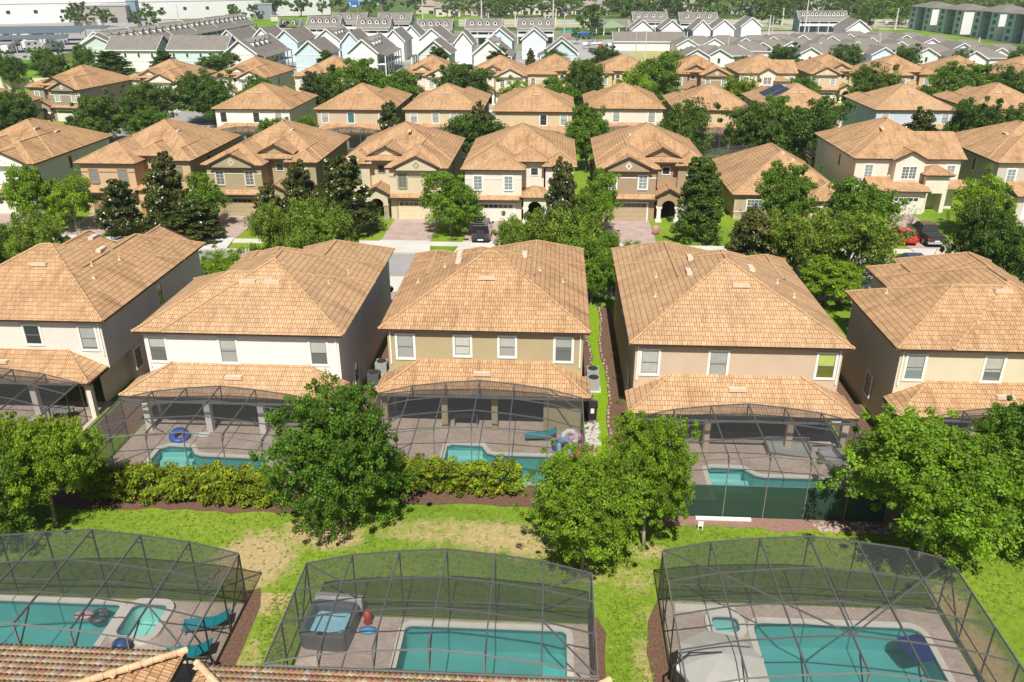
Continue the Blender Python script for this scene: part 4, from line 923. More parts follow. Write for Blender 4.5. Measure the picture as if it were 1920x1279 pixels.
# air conditioners
def ac(x, y, label, mat, s_=.82):
    A = empty('air_conditioner', (x, y, 0), 0, label, 'air conditioner', 'condensers beside the houses')
    MB().box(-s_/2-.1, s_/2+.1, -s_/2-.1, s_/2+.1, 0, .08).build('pad', CONC, A)
    mb = MB(); mb.box(-s_/2, s_/2, -s_/2, s_/2, .08, .95)
    for k in range(7): mb.box(-s_/2-.012, s_/2+.012, -s_/2-.012, s_/2+.012, .15+k*.11, .17+k*.11)
    mb.build('cabinet', mat, A)
    MB().lathe(0, 0, [(s_*.44,.951),(s_*.44,.99),(s_*.36,.99),(s_*.34,.955)], 16).build('fan_guard', DARK, A)
ac(-12.35, 50.6, 'dark grey air conditioner between the off-white and the tan house', plain('ac_dark', (.10,.105,.11), .5))
ac(-12.15, 52.4, 'light grey air conditioner between the off-white and the tan house', METG)
ac(3.0, 50.6, 'light grey air conditioner right of the tan house, nearer the camera', METG); ac(3.0, 52.0, 'light grey air conditioner right of the tan house, farther from the camera', METG)
ac(18.7, 47.2, 'light grey air conditioner between the pinkish tan and the pale yellow house', METG); ac(18.75, 48.9, 'beige air conditioner behind the light grey one by the pale yellow house', plain('ac_beige', (.5,.46,.38), .6))
# bin, white rocks, garden things
Bn = empty('rubbish_bin', (2.75, 46.6, 0), 0, 'black wheeled bin standing at the right rear corner of the tan house', 'bin')
mb = MB(); mb.add([(-.26,-.3,0),(.26,-.3,0),(.26,.3,0),(-.26,.3,0),(-.33,-.38,1),(.33,-.38,1),(.33,.38,1),(-.33,.38,1)], [(3,2,1,0),(4,5,6,7),(0,1,5,4),(1,2,6,5),(2,3,7,6),(3,0,4,7)]); mb.build('body', BLACKM, Bn)
MB().box(-.36,.36,-.42,.4,1.0,1.07).build('lid', BLACKM, Bn)
for s_ in (-.3, .3): MB().tube((s_-.03,.36,.12), (s_+.03,.36,.12), .12, n=12).build('wheel', RUBBER, Bn)
MB().box(-.1,.12,-.392,-.38,.55,.9).build('sticker', WHITEP, Bn)
mb = MB(); r = random.Random(4)
for _ in range(60): a, b, s_ = r.uniform(2.3,3.15), r.uniform(43.2,45.9), r.uniform(.08,.19); mb.lathe(a, b, [(s_,0),(s_*.9,s_*.4),(s_*.4,s_*.7)], 6, 1, r.uniform(.7,1.3))
tag(mb.build('white_rocks', plain('white_rock', (.42,.40,.36), .9)), 'heap of white landscaping rocks beside the right edge of the tan house patio', 'rocks', kind='stuff')
mb = MB(); r = random.Random(6)
for _ in range(120): a, b, s_ = r.uniform(14,20), r.uniform(35.3,36.1), r.uniform(.06,.18); mb.lathe(a, b, [(s_,0),(s_*.9,s_*.4),(s_*.4,s_*.7)], 6, 1, r.uniform(.7,1.3))
tag(mb.build('bed_stones', plain('bed_stone', (.36,.28,.23), .9, var=.4, scale=6)), 'reddish bed stones along the foot of the dark green privacy screen', 'stones', kind='stuff')
tag(MB().box(7.85,10.75,35.95,36.12,.02,.16).build('edging_board', WHITEP), 'long white edging board lying at the foot of the dark green privacy screen', 'board')
Sg = empty('yard_sign', (7.95, 35.1, 0), 0, 'small white yard marker on the mulch below the dark green privacy screen', 'yard sign'); MB().box(-.14,.14,-.02,.02,.25,.55).build('plate', WHITEP, Sg); MB().box(-.13,-.09,-.02,.02,0,.25).build('stake', WHITEP, Sg); MB().box(.09,.13,-.02,.02,0,.25).build('stake', WHITEP, Sg)
def yard_marker(x, y, label):
    o = empty('yard_marker', (x, y, 0), 0, label, 'yard marker'); MB().box(-.16,.16,-.02,.02,.3,.62).build('plate', WHITEP, o); MB().box(-.02,.02,-.02,.02,0,.3).build('stake', WHITEP, o)
yard_marker(*G(1808,434), 'small white marker in the bed right of the pickup'); yard_marker(-11.4, 87.5, 'small white marker on the lawn left of the black vehicle')
P_ = empty('entry_decoration', (*G(1229, 440), 0), 0, 'round pink ornament beside the white-columned entry of the brown house', 'ornament'); MB().lathe(0,0,[(.12,.0),(.34,.2),(.42,.55),(.32,.95),(.1,1.05)],14,1,.4).build('body', plain('pink_plastic', (.50,.20,.24), .5), P_, smooth=True)
tag(MB().prism([(-.8,0),(.8,0),(.8,.9),(.5,1.2),(-.5,1.2),(-.8,.9)], -1.2, 1.2).build('play_tent', plain('tent_blue', (.04,.14,.30), .6), loc=(*G(270, 237), 0)), 'small dark blue play tent on the lawn by the street corner', 'play tent')

# ---------------------------------------------------------------- vehicles (forward = +y)
def wheels(V, w_, ys, r_=.36, th=.24):
    for y in ys:
        for s_ in (-1, 1):
            wh = MB().tube((s_*(w_/2-th),y,r_), (s_*w_/2,y,r_), r_, n=20).build('wheel', RUBBER, V)
            MB().tube((s_*(w_/2+.001),y,r_), (s_*(w_/2+.012),y,r_), r_*.6, n=14).build('rim', METG, wh)
def body(V, prof, w_, mat, name='body', taper=.0):
    mb = MB(); mb.prism(prof, -w_/2, w_/2); o = mb.build(name, mat, V)
    bv = o.modifiers.new('bevel', 'BEVEL'); bv.width = .06; bv.segments = 2; bv.limit_method = 'ANGLE'; return o
def cabin(V, prof, w_, inn, mat, gl, name='cabin'):
    "glasshouse: lower edge full width, upper edge inset"
    n = len(prof); zs = [z for _, z in prof]; zl, zh = min(zs), max(zs)
    def hwid(z): return w_/2-inn*(z-zl)/(zh-zl)
    vs = [(-hwid(z), y, z) for y, z in prof]+[(hwid(z), y, z) for y, z in prof]
    mb = MB(); mb.add(vs, [tuple(range(n-1,-1,-1)), tuple(range(n,2*n))]+[(i,(i+1)%n,n+(i+1)%n,n+i) for i in range(n)])
    o = mb.build(name, mat, V); bv = o.modifiers.new('bevel', 'BEVEL'); bv.width = .05; bv.segments = 2
    # side glass, windscreen, rear glass set 6 mm proud
    yl = [y for y, z in prof if z == zl]; yh = [y for y, z in prof if z == zh]; a0, a1, b0, b1 = min(yl), max(yl), min(yh), max(yh)
    def P(t, f, s_): # t along 0..1, f height 0..1
        y = (a0+(a1-a0)*t)*(1-f)+(b0+(b1-b0)*t)*f; z = zl+(zh-zl)*f; return (s_*(hwid(z)+.008), y, z)
    for s_ in (-1, 1):
        for t0, t1 in ((.06,.48),(.53,.93)): MB().poly([P(t0,.12,s_),P(t1,.12,s_),P(t1,.85,s_),P(t0,.85,s_)]).build('side_window', gl, V)
    for y0, y1, s_, nm in ((a0,b0,-1,'rear_window'),(a1,b1,1,'windscreen')):
        q = [(f, y0+(y1-y0)*f+s_*.012, zl+(zh-zl)*f) for f in (.1,.88)]
        MB().poly([(-(hwid(q[0][2])-.1),q[0][1],q[0][2]),(hwid(q[0][2])-.1,q[0][1],q[0][2]),(hwid(q[1][2])-.1,q[1][1],q[1][2]),(-(hwid(q[1][2])-.1),q[1][1],q[1][2])]).build(nm, gl, V)
def lamp(V, name, x0, x1, y0, y1, z0, z1, c): MB().box(x0,x1,y0,y1,z0,z1).build(name, plain(name+'_m', c, .3), V)
CG = plain('car_glass', (.02,.022,.025), .08, spec=.9, coat=1)
BK = plain('paint_black', (.018,.019,.022), .25, coat=1); RD = plain('paint_red', (.62,.015,.012), .25, coat=1); DB = plain('paint_slate', (.045,.06,.075), .25, coat=1)
V = empty('pickup_truck', (40.3, 87.6, .012), 0, 'black crew-cab pickup parked tail-out before the white house with the entry tower', 'pickup truck')
body(V, [(-2.95,.5),(-2.9,1.12),(-.75,1.15),(2.0,1.12),(2.85,1.02),(2.95,.5)], 2.0, BK)
MB().box(-.86,.86,-2.78,-.95,1.13,1.17).build('bed_cover', plain('tonneau', (.035,.037,.04), .6), V)
cabin(V, [(-.85,1.12),(-.72,1.85),(.95,1.85),(1.65,1.12)], 1.9, .2, BK, CG); wheels(V, 2.02, (-1.85,1.85), .42)
for s_ in (-1,1): lamp(V, 'tail_light', s_*.9-.08, s_*.9+.08, -2.98, -2.93, .8, 1.05, (.4,.01,.01)); lamp(V, 'mirror', s_*1.08-.1, s_*1.08+.1, 1.15, 1.25, 1.2, 1.4, (.02,.02,.02)); lamp(V, 'headlight', s_*.8-.12, s_*.8+.12, 2.93, 2.97, .75, .95, (.7,.7,.7))
MB().box(-.95,.95,-3.05,-2.9,.42,.6).build('bumper', METG, V); MB().box(-.25,.25,-2.985,-2.955,.64,.78).build('number_plate', WHITEP, V)
V = empty('car', (37.65, 87.2, .012), 0, 'bright red car beside the black pickup, half behind the tree crown', 'car')
body(V, [(-2.2,.35),(-2.25,.85),(-1.5,.95),(1.0,.95),(2.1,.78),(2.25,.35)], 1.85, RD); cabin(V, [(-1.75,.94),(-1.0,1.42),(.35,1.42),(1.1,.94)], 1.7, .22, RD, CG); wheels(V, 1.86, (-1.4,1.4), .34)
for s_ in (-1,1): lamp(V, 'tail_light', s_*.75-.1, s_*.75+.1, -2.27, -2.2, .6, .8, (.3,.01,.01))
V = empty('car', (35.6, 77.8, .006), R(-90), 'dark slate car standing along the kerb behind the pale yellow house', 'car')
body(V, [(-2.35,.35),(-2.35,.85),(-1.6,.98),(1.1,.95),(2.2,.78),(2.35,.35)], 1.85, DB); cabin(V, [(-1.95,.96),(-1.1,1.45),(.4,1.45),(1.25,.94)], 1.7, .22, DB, CG); wheels(V, 1.86, (-1.45,1.45), .34)
V = empty('sport_utility_vehicle', (-7.75, 85.9, .012), 0, 'tall black vehicle with a roof rack parked tail-out before the white garage door', 'sport utility vehicle')
body(V, [(-2.4,.45),(-2.4,1.15),(1.2,1.15),(2.3,1.05),(2.4,.45)], 1.95, BK); cabin(V, [(-2.38,1.14),(-2.25,2.0),(.7,2.0),(1.25,1.14)], 1.88, .12, BK, CG); wheels(V, 1.97, (-1.5,1.5), .42)
mb = MB()
for s_ in (-.7,.7): mb.bar((s_,-2.0,2.12), (s_,.6,2.12), .05, .05)
for y in (-1.9,-1.2,-.5,.3): mb.bar((-.7,y,2.12), (.7,y,2.12), .05, .04)
mb.build('roof_rack', ALU, V)
V_ = V
lamp(V, 'spare_wheel', -.38, .38, -2.6, -2.42, .85, 1.55, (.03,.03,.03))
for s_ in (-1,1): lamp(V, 'tail_light', s_*.86-.07, s_*.86+.07, -2.43, -2.38, .9, 1.15, (.3,.01,.01)); lamp(V, 'mirror', s_*1.08-.1, s_*1.08+.1, 1.0, 1.1, 1.3, 1.55, (.02,.02,.02))
MB().box(-.9,.9,-2.52,-2.4,.4,.6).build('bumper', BLACKM, V); MB().box(-.3,.3,-2.545,-2.525,.42,.56).build('number_plate', WHITEP, V)
# driveways: pavers to the pavement, concrete apron to the kerb
def drive(xc, y0, y1, ya, w0=2.7, w1=3.3):
    s_ = 1 if y0 > ya else -1
    m_ = y0-(0 if True else 0)
    sheet('driveway', [(xc-w0,y1),(xc+w0,y1),(xc+w0,ya+s_*4.15),(xc-w0,ya+s_*4.15)][::(1 if s_ < 0 else -1)], .016, PAVD)
    sheet('driveway_apron', [(xc-w0,ya+s_*4.15),(xc+w0,ya+s_*4.15),(xc+w1,ya-s_*.02),(xc-w1,ya-s_*.02)][::(1 if s_ < 0 else -1)], .127, CONC)
for xc, yh in ((-64.4,92.6),(-52.7,93.4),(-37.4,93.2),(-15.95,92.8),(-7.0,92.3),(8.4,93.5),(31.2,92.3),(40.2,98.0),(56.2,96.4)): drive(xc, 90, yh, 79.9)
for xc, yh in ((-32.4,64.8),(-16.5,63.3),(-1.2,64.6),(8.4,63.1),(30.2,63.2)): drive(xc, 60, yh, 72.6)
for xc, yh in ((-71,178),(-31.5,184.3),(-16,185),(-3.5,188.3),(18.4,189.3),(29,189),(44.4,190),(59.5,192.3),(74,190.3)): drive(xc, 180, yh, 172.5)
for xc, yh in ((-47,153),(-30,153),(-15.5,154),(-.6,153),(14.4,157),(28.8,156),(43.8,158),(61.5,158)): drive(xc, 150, yh, 165.5)
# ---------------------------------------------------------------- far: walls, fences, townhouses, bungalows, flats, stores
def wall_run(name, pts, h, t, mat, label, cat, cap=True):
    Wl = empty(name, (*pts[0], 0), 0, label, cat); mb = MB(); cpm = MB()
    for (xa, ya), (xb, yb) in zip(pts, pts[1:]):
        a = (xa-pts[0][0], ya-pts[0][1]); b = (xb-pts[0][0], yb-pts[0][1])
        mb.bar((*a, h/2), (*b, h/2), t, h); cpm.bar((*a, h+.05), (*b, h+.05), t+.1, .1)
    mb.build('wall', mat, Wl)
    if cap: cpm.build('wall_cap', TRIM, Wl)
    return Wl
CREAMW = plain('wall_cream', (.68,.60,.48), .85, var=.06, scale=.3)
wall_run('boundary_wall', [(-150,204),(-118,208),(-99,212),(-80,214),(-58,216)], 2.4, .3, CREAMW, 'long cream boundary wall at the left behind the fourth row of houses', 'wall')
wall_run('boundary_wall', [(-56,220),(-20,222),(30,226),(60,228),(130,232),(170,232)], 2.0, .3, CREAMW, 'cream boundary wall between the fourth row and the grey-roofed estate', 'wall')
wall_run('picket_fence', [G(22,137), G(52,132), G(82,124)], 1.9, .12, plain('fence_blue', (.36,.46,.50), .7), 'pale blue-grey panel fence at the far left beyond the lawn', 'fence', False)
FG = N('far_lawn'); FG.set(rough=1, spec=.05); FG.base(FG.ramp(FG.noise(.06,5,.7).outputs[0], [(.3,(.10,.20,.02)),(.55,(.16,.28,.03)),(.75,(.28,.30,.07))])); FGM = FG.m
def area(name, px, z, mat): return sheet(name, [G(a, b) for a, b in px], z, mat)
area('far_lawn', [(-60,150),(-60,100),(110,118),(230,130),(440,130),(440,160),(330,160),(30,165)], .01, FGM)
area('far_lawn', [(1440,52),(1700,50),(1925,92),(1925,104),(1790,84),(1640,62)], .012, FGM)
area('far_lawn', [(455,52),(455,34),(560,30),(680,30),(680,50)], .012, FGM)
area('far_lawn', [(780,38),(780,27),(905,27),(905,38)], .012, FGM)
area('far_lawn', [(640,50),(740,8),(1100,8),(1000,50)], .006, plain('meadow', (.09,.15,.03), 1, var=.3, scale=.02))
PALEG = plain('verge', (.36,.36,.20), 1, var=.25, scale=.05)
area('far_lawn', [(860,50),(860,36),(1720,36),(1760,56),(1440,56)], .014, PALEG)
HW = plain('highway', (.46,.46,.43), .95, var=.08)
area('road', [(860,45),(860,42.5),(1740,43),(1740,46)], .02, HW); area('road', [(860,40),(860,38.2),(1740,39),(1740,41)], .02, HW)
LOT = plain('parking_lot', (.34,.335,.325), .95, var=.15, scale=.05)
area('parking_lot', [(1085,112),(1062,75),(1150,74),(1200,84),(1185,112)], .02, LOT)
area('parking_lot', [(360,150),(470,96),(1090,96),(1080,150)], .006, plain('estate_lane', (.30,.30,.27), .95, var=.2, scale=.08)); area('parking_lot', [(470,96),(700,58),(1090,58),(1090,96)], .0065, plain('estate_lane2', (.20,.22,.14), .95, var=.4, scale=.08))
area('parking_lot', [(-400,112),(-300,42),(560,36),(400,60),(200,84),(60,112)], .008, LOT)
area('far_lawn', [(1190,120),(1176,92),(1260,92),(1290,120)], .03, plain('dry_lawn', (.40,.36,.14), 1, var=.2, scale=.2))
area('parking_lot', [(1300,120),(1290,60),(1600,58),(1925,104),(1925,130)], .007, plain('estate_lane3', (.42,.38,.33), .95, var=.25, scale=.08))
area('playground', [(1065,70),(1048,60),(1070,56),(1100,60),(1092,71)], .03, plain('play_teal', (.03,.30,.27), .7, var=.3)); area('playground', [(1090,71),(1085,62),(1098,59),(1118,67),(1112,72)], .036, plain('play_blue', (.02,.12,.50), .7)); area('playground', [(1060,70),(1052,64),(1068,62),(1074,68)], .036, plain('play_red', (.55,.16,.14), .7))
GT = plain('glass_teal', (.06,.10,.11), .3)
SID = {'w': plain('siding_white', (.76,.77,.76), .7, var=.02), 'b': plain('siding_blue', (.56,.68,.74), .7, var=.02), 'g': plain('siding_green', (.60,.68,.64), .7, var=.02), 't': plain('siding_teal', (.20,.36,.40), .7, var=.03), 'l': plain('siding_pale_blue', (.62,.68,.73), .7, var=.02)}
SHD = plain('shade_teal', (.16,.28,.34), .7)
ST = [0]
def town(x, y, w_, d_, zt, col, label, rz=0, axis='y', dorm=None, porch=None, ze=6.0, group='white and blue townhouses under grey roofs', wins=()):
    "gabled block, local origin at the centre of the front (low-y) wall"
    T = empty('townhouse', (x, y, 0), rz, label, 'townhouse', group); ov = .5; hw = w_/2
    wl, rf, tr = MB(), MB(), MB()
    wl.box(-hw, hw, 0, d_, 0, ze)
    if axis == 'y':
        s = (zt-ze)/(hw+ov); hip(rf, None, -hw-ov, hw+ov, -ov, d_+ov, ze+.12, s, True, True)
        wl.add([(-hw,.0,ze),(hw,.0,ze),(0,.0,ze+s*hw),(-hw,d_,ze),(hw,d_,ze),(0,d_,ze+s*hw)], [(0,1,2),(4,3,5)])
        for sg in (-1, 1):
            for yy in (-ov, d_+ov): tr.bar((0, yy, zt+.10), (sg*(hw+ov+.05), yy, ze+.02), .09, .36)
        tr.box(-hw, hw, -.06, -.001, ze*.5-.12, ze*.5+.1); tr.box(-hw, hw, -.06, -.001, ze-.15, ze+.1)
        for sg in (-1, 1): tr.box(sg*(hw+ov)-.05, sg*(hw+ov)+.05, -ov, d_+ov, ze-.18, ze+.1)
    else:
        s = (zt-ze)/(d_/2+ov); hip(rf, None, -hw-ov, hw+ov, -ov, d_+ov, ze+.12, s, True, True)
        wl.add([(-hw,0,ze),(-hw,d_,ze),(-hw,d_/2,ze+s*d_/2),(hw,0,ze),(hw,d_,ze),(hw,d_/2,ze+s*d_/2)], [(1,0,2),(3,4,5)])
        for xx in (-hw-ov, hw+ov):
            for a, b in ((-ov, d_/2),(d_+ov, d_/2)): tr.bar((xx, a, ze+.02), (xx, b, zt+.1), .09, .36)
        tr.box(-hw-ov, hw+ov, -ov-.05, -ov+.05, ze-.2, ze+.1); tr.box(-hw, hw, -.06, -.001, ze*.5-.1, ze*.5+.08)
    wl.build('wall', SID[col], T); rf.build('roof', SHIN, T, uv=True); tr.build('trim', SID['w'], T)
    for (wx, wz, ww, wh) in wins:
        o = MB().box(wx-ww/2-.12, wx+ww/2+.12, -.09, -.061, wz-wh/2-.12, wz+wh/2+.12).build('window', SID['w'], T); MB().box(wx-ww/2, wx+ww/2, -.1, -.091, wz-wh/2, wz+wh/2).build('pane', GD, o)
    if porch:   # two-storey porch along a side wall ('l'/'r') or the front ('f')
        sd = porch; n = max(2, int((w_ if sd == 'f' else d_)/4)); rfp, col_, fl, gw = MB(), MB(), MB(), MB()
        if sd == 'f':
            rfp.add([(-hw-.3,-2.6,ze-.8),(hw+.3,-2.6,ze-.8),(hw+.3,-.4,ze+.05),(-hw-.3,-.4,ze+.05)], [(0,1,2,3)])
            for i in range(n+1): xx = -hw+w_*i/n; MB().box(xx-.13, xx+.13, -2.35, -2.09, 0, ze-.78).build('porch_column', SID['w'], T)
            fl.box(-hw, hw, -2.4, -.1, 2.9, 3.1); fl.box(-hw, hw, -2.4, -2.3, 3.1, 4.0); fl.box(-hw-.3, hw+.3, -2.62, -2.5, ze-1.05, ze-.82)
            for i in range(n): xx = -hw+w_*(i+.5)/n; MB().box(xx-w_/n*.38, xx+w_/n*.38, -.12, -.062, .3, 2.5).build('window', GT, T); MB().box(xx-w_/n*.38, xx+w_/n*.38, -.12, -.062, 3.3, 5.3).build('window', GT, T)
        else:
            sg = 1 if sd == 'r' else -1
            rfp.add([(sg*(hw+2.6),.5,ze-.8),(sg*(hw+2.6),d_-.5,ze-.8),(sg*(hw+.4),d_-.5,ze+.05),(sg*(hw+.4),.5,ze+.05)], [(0,1,2,3) if sg > 0 else (3,2,1,0)])
            for i in range(n+1): yy = .6+(d_-1.2)*i/n; MB().box(sg*(hw+2.2)-.13, sg*(hw+2.2)+.13, yy-.13, yy+.13, 0, ze-.78).build('porch_column', SID['w'], T)
            xa, xb = sorted((sg*(hw+.05), sg*(hw+2.3))); fl.box(xa, xb, .5, d_-.5, 2.9, 3.15)
            xa, xb = sorted((sg*(hw+.001), sg*(hw+.08)))
            for i in range(n): yy = .6+(d_-1.2)*(i+.5)/n; MB().box(xa, xb, yy-1.4, yy+1.4, .3, 2.6).build('window', GT, T); MB().box(xa, xb, yy-1.4, yy+1.4, 3.3, 5.4).build('window', GT, T)
        rfp.build('porch_roof', SHIN, T, uv=True); fl.build('balcony', SID['w'], T)
    if dorm:
        for t in dorm:   # position, side
            D = MB(); k = .75; run = 2.0; Dr = MB(); Dg = MB()
            if axis == 'x':   # dormers on the front slope
                yb = d_/2*.28; zb = ze+.12+s*(yb+ov)
                D.box(t-k, t+k, yb, yb+run, zb-.1, zb+1.3); D.add([(t-k,yb,zb+1.3),(t+k,yb,zb+1.3),(t,yb,zb+1.9)], [(0,1,2)])
                Dr.add([(t-k-.25,yb-.25,zb+1.2),(t,yb-.25,zb+2.05),(t,yb+3.2,zb+2.05),(t-k-.25,yb+3.2,zb+1.2),(t+k+.25,yb-.25,zb+1.2),(t+k+.25,yb+3.2,zb+1.2)], [(0,1,2,3),(1,4,5,2)])
                Dg.box(t-.38, t+.38, yb-.03, yb-.002, zb+.3, zb+1.25)
            else:
                sg = 1 if porch != 'l' else -1; xb = sg*hw*.62; zb = ze+.12+s*(hw+ov-abs(xb))
                xa, xc = sorted((xb, xb-sg*run)); D.box(xa, xc, t-k, t+k, zb-.1, zb+1.3); D.add([(xb,t-k,zb+1.3),(xb,t+k,zb+1.3),(xb,t,zb+1.9)], [(0,1,2) if sg > 0 else (2,1,0)])
                Dr.add([(xb+sg*.25,t-k-.25,zb+1.2),(xb+sg*.25,t,zb+2.05),(xb-sg*3,t,zb+2.05),(xb-sg*3,t-k-.25,zb+1.2),(xb+sg*.25,t+k+.25,zb+1.2),(xb-sg*3,t+k+.25,zb+1.2)], [(0,1,2,3),(1,4,5,2)])
                xa, xc = sorted((xb+sg*.002, xb+sg*.03)); Dg.box(xa, xc, t-.38, t+.38, zb+.3, zb+1.25)
            o = D.build('dormer', SID['w'], T); Dr.build('dormer_roof', SHIN, o, uv=True); Dg.build('dormer_window', GD, o)
    return T
# gable ends facing the camera: apex px, eave px left/right, colour, length, extras
GE = [(447,76,416,482,'w',26,dict(porch='r',dorm=(5,9,13,17)),'white townhouse block nearest the long pale rows, porches on its right side'),
      (578,77,550,612,'b',16,dict(),'light blue townhouse gable, left one of the near pair of coloured gables'),
      (533,57,512,561,'b',22,dict(),'light blue townhouse gable behind the nearest white block'),
      (425,57,404,452,'w',22,dict(),'white townhouse gable above the left end of the light blue broadside block'),
      (611,55,587,640,'w',22,dict(porch='r',dorm=(5,9,13)),'white townhouse gable behind and right of the left light blue gable'),
      (678,74.5,648,709,'w',26,dict(porch='r',dorm=(6,10,14)),'white townhouse gable above the widest round oak'),
      (737,56,720,763,'w',16,dict(),'white townhouse gable with a teal right side wall'),
      (812.6,76,782,846,'g',14,dict(porch='l'),'pale green townhouse gable in the near line, porches on its left'),
      (809,54,783.5,836,'w',22,dict(porch='r'),'white townhouse gable right behind the pale green one'),
      (936.5,54,911,964,'b',16,dict(),'light blue townhouse gable beside the block with four dormers'),
      (916,76,885,948,'w',22,dict(porch='r',dorm=(6,10)),'white townhouse gable in the near line with a palm before it'),
      (1001.5,54,975,1026,'l',14,dict(),'pale grey townhouse gable left of the blue play area'),
      (1053.6,76,1020,1085,'b',14,dict(porch='l'),'light blue townhouse gable at the right end of the near line'),
      (1205.5,37.5,1183.6,1228,'w',14,dict(),'white townhouse gable above the long low white building, left of two'),
      (1261,37.5,1239,1283,'w',14,dict(porch='r'),'white townhouse gable above the long low white building, right of two'),
      (1359,37,1337.5,1381,'w',14,dict(),'white townhouse gable in the right-hand estate beside a teal wall'),
      (1411,33,1388.6,1430,'w',14,dict(),'white townhouse gable at the right end of the white pair'),
      (1612,37.5,1586,1635,'w',16,dict(),'white townhouse gable left of the teal flats')]
GE += [(489,53,468,510,'w',16,dict(),'white townhouse gable in the far line left of the light blue one'),(655,60,636,676,'b',16,dict(),'light blue townhouse gable squeezed between two white ones'),
       (770,48,752,790,'w',14,dict(),'small white townhouse gable below the four-dormer block'),(1318,38,1300,1337,'w',14,dict(),'white townhouse gable between the two pairs of white gables'),(868,60,850,888,'w',12,dict(),'white townhouse gable beside the lane of the near line')]
for ax, ay, lx, rx, col, L, kw, lb in GE:
    # ground y from apex at z=9.6
    yy = G((lx+rx)/2, ay, 9.6)[1]; xc = G(ax, ay, 9.6)[0]; xl = G(lx, ay, 9.6)[0]; xr = G(rx, ay, 9.6)[0]
    if ay < 45: kw = dict(kw)
    town(xc, yy, (xr-xl)-1.0, L, 9.6, col, lb, **kw)
# blocks broadside to the camera: left px, right px, ridge py, ridge height
BS = [(208,307,67,'w',(),'white broadside townhouse row right of the pale green corner house',[(-6,4.6,.6,1.1),(-2,4.6,.6,1.1),(2,4.6,.6,1.1),(6,4.6,.6,1.1)],None),
      (321,436,67,'b',(),'light blue broadside townhouse row behind the left fourth-row roofs',[(-7,4.6,.6,1.1),(-3,4.6,.6,1.1),(1,4.6,.6,1.1),(5,4.6,.6,1.1)],None),
      (525,566,34,'w',2,'townhouse block with two dormers left of the long dormered line',(),'f'),(578,642,31,'w',4,'townhouse block with four dormers behind the white gables',(),'f'),
      (624,690,24,'w',3,'tallest grey roof line behind the dormers, left one',(),'f'),(671,735,33,'w',4,'townhouse block with four dormers in the middle of the dormered line',(),'f'),
      (710,774,24,'t',2,'grey-roofed block with a teal end wall behind the dormered line',(),'f'),(783,850,36,'w',4,'townhouse block with four dormers left of the play area',(),'f'),
      (873.5,943,35,'w',4,'white townhouse block with four dormers and a deep two-storey porch',(),'f'),(970,1041,34,'w',4,'white townhouse block with four dormers nearest the play area',(),'f'),
      (1185,1250,22,'w',4,'townhouse block with four dormers behind the white gables of the right-hand estate',(),'f'),(1272,1344,23,'w',3,'townhouse block with three dormers behind the white gables of the right-hand estate',(),'f'),
      (1494,1586,20,'t',10,'long teal-fronted townhouse block with a line of white dormers and tall columns',(),'f')]
for lx, rx, ay, col, nd, lb, wn, po in BS:
    zr = 9.6 if ay > 30 else 9.6
    yy = G((lx+rx)/2, ay, zr)[1]; xl = G(lx, ay, zr)[0]; xr = G(rx, ay, zr)[0]; w_ = xr-xl-1
    d_ = 10.5
    town((xl+xr)/2, yy-d_/2, w_, d_, zr, col, lb, axis='x', wins=wn, porch=po, dorm=[w_*((i+.5)/nd-.5)*.9 for i in range(nd)] if nd else None)
# the corner block and the long line of dormered blocks running back to the store
xg, yg = G(177, 67, 9.6)
town(xg, yg, 12, 14, 9.6, 'g', 'pale green corner townhouse at the left end, seen at an angle', rz=R(24), group=None)
for k in range(6):
    f = k/5; x_, y_ = -143.5-2*f, 275+f*112
    town(x_+4, y_, 19.5, 10, 9.6, ('w','b','l')[k % 3], '%s block from the front in the slanting line of dormered townhouses' % nth(k), rz=R(88), axis='x', dorm=[-7,-2.5,2.5,7], porch='f')
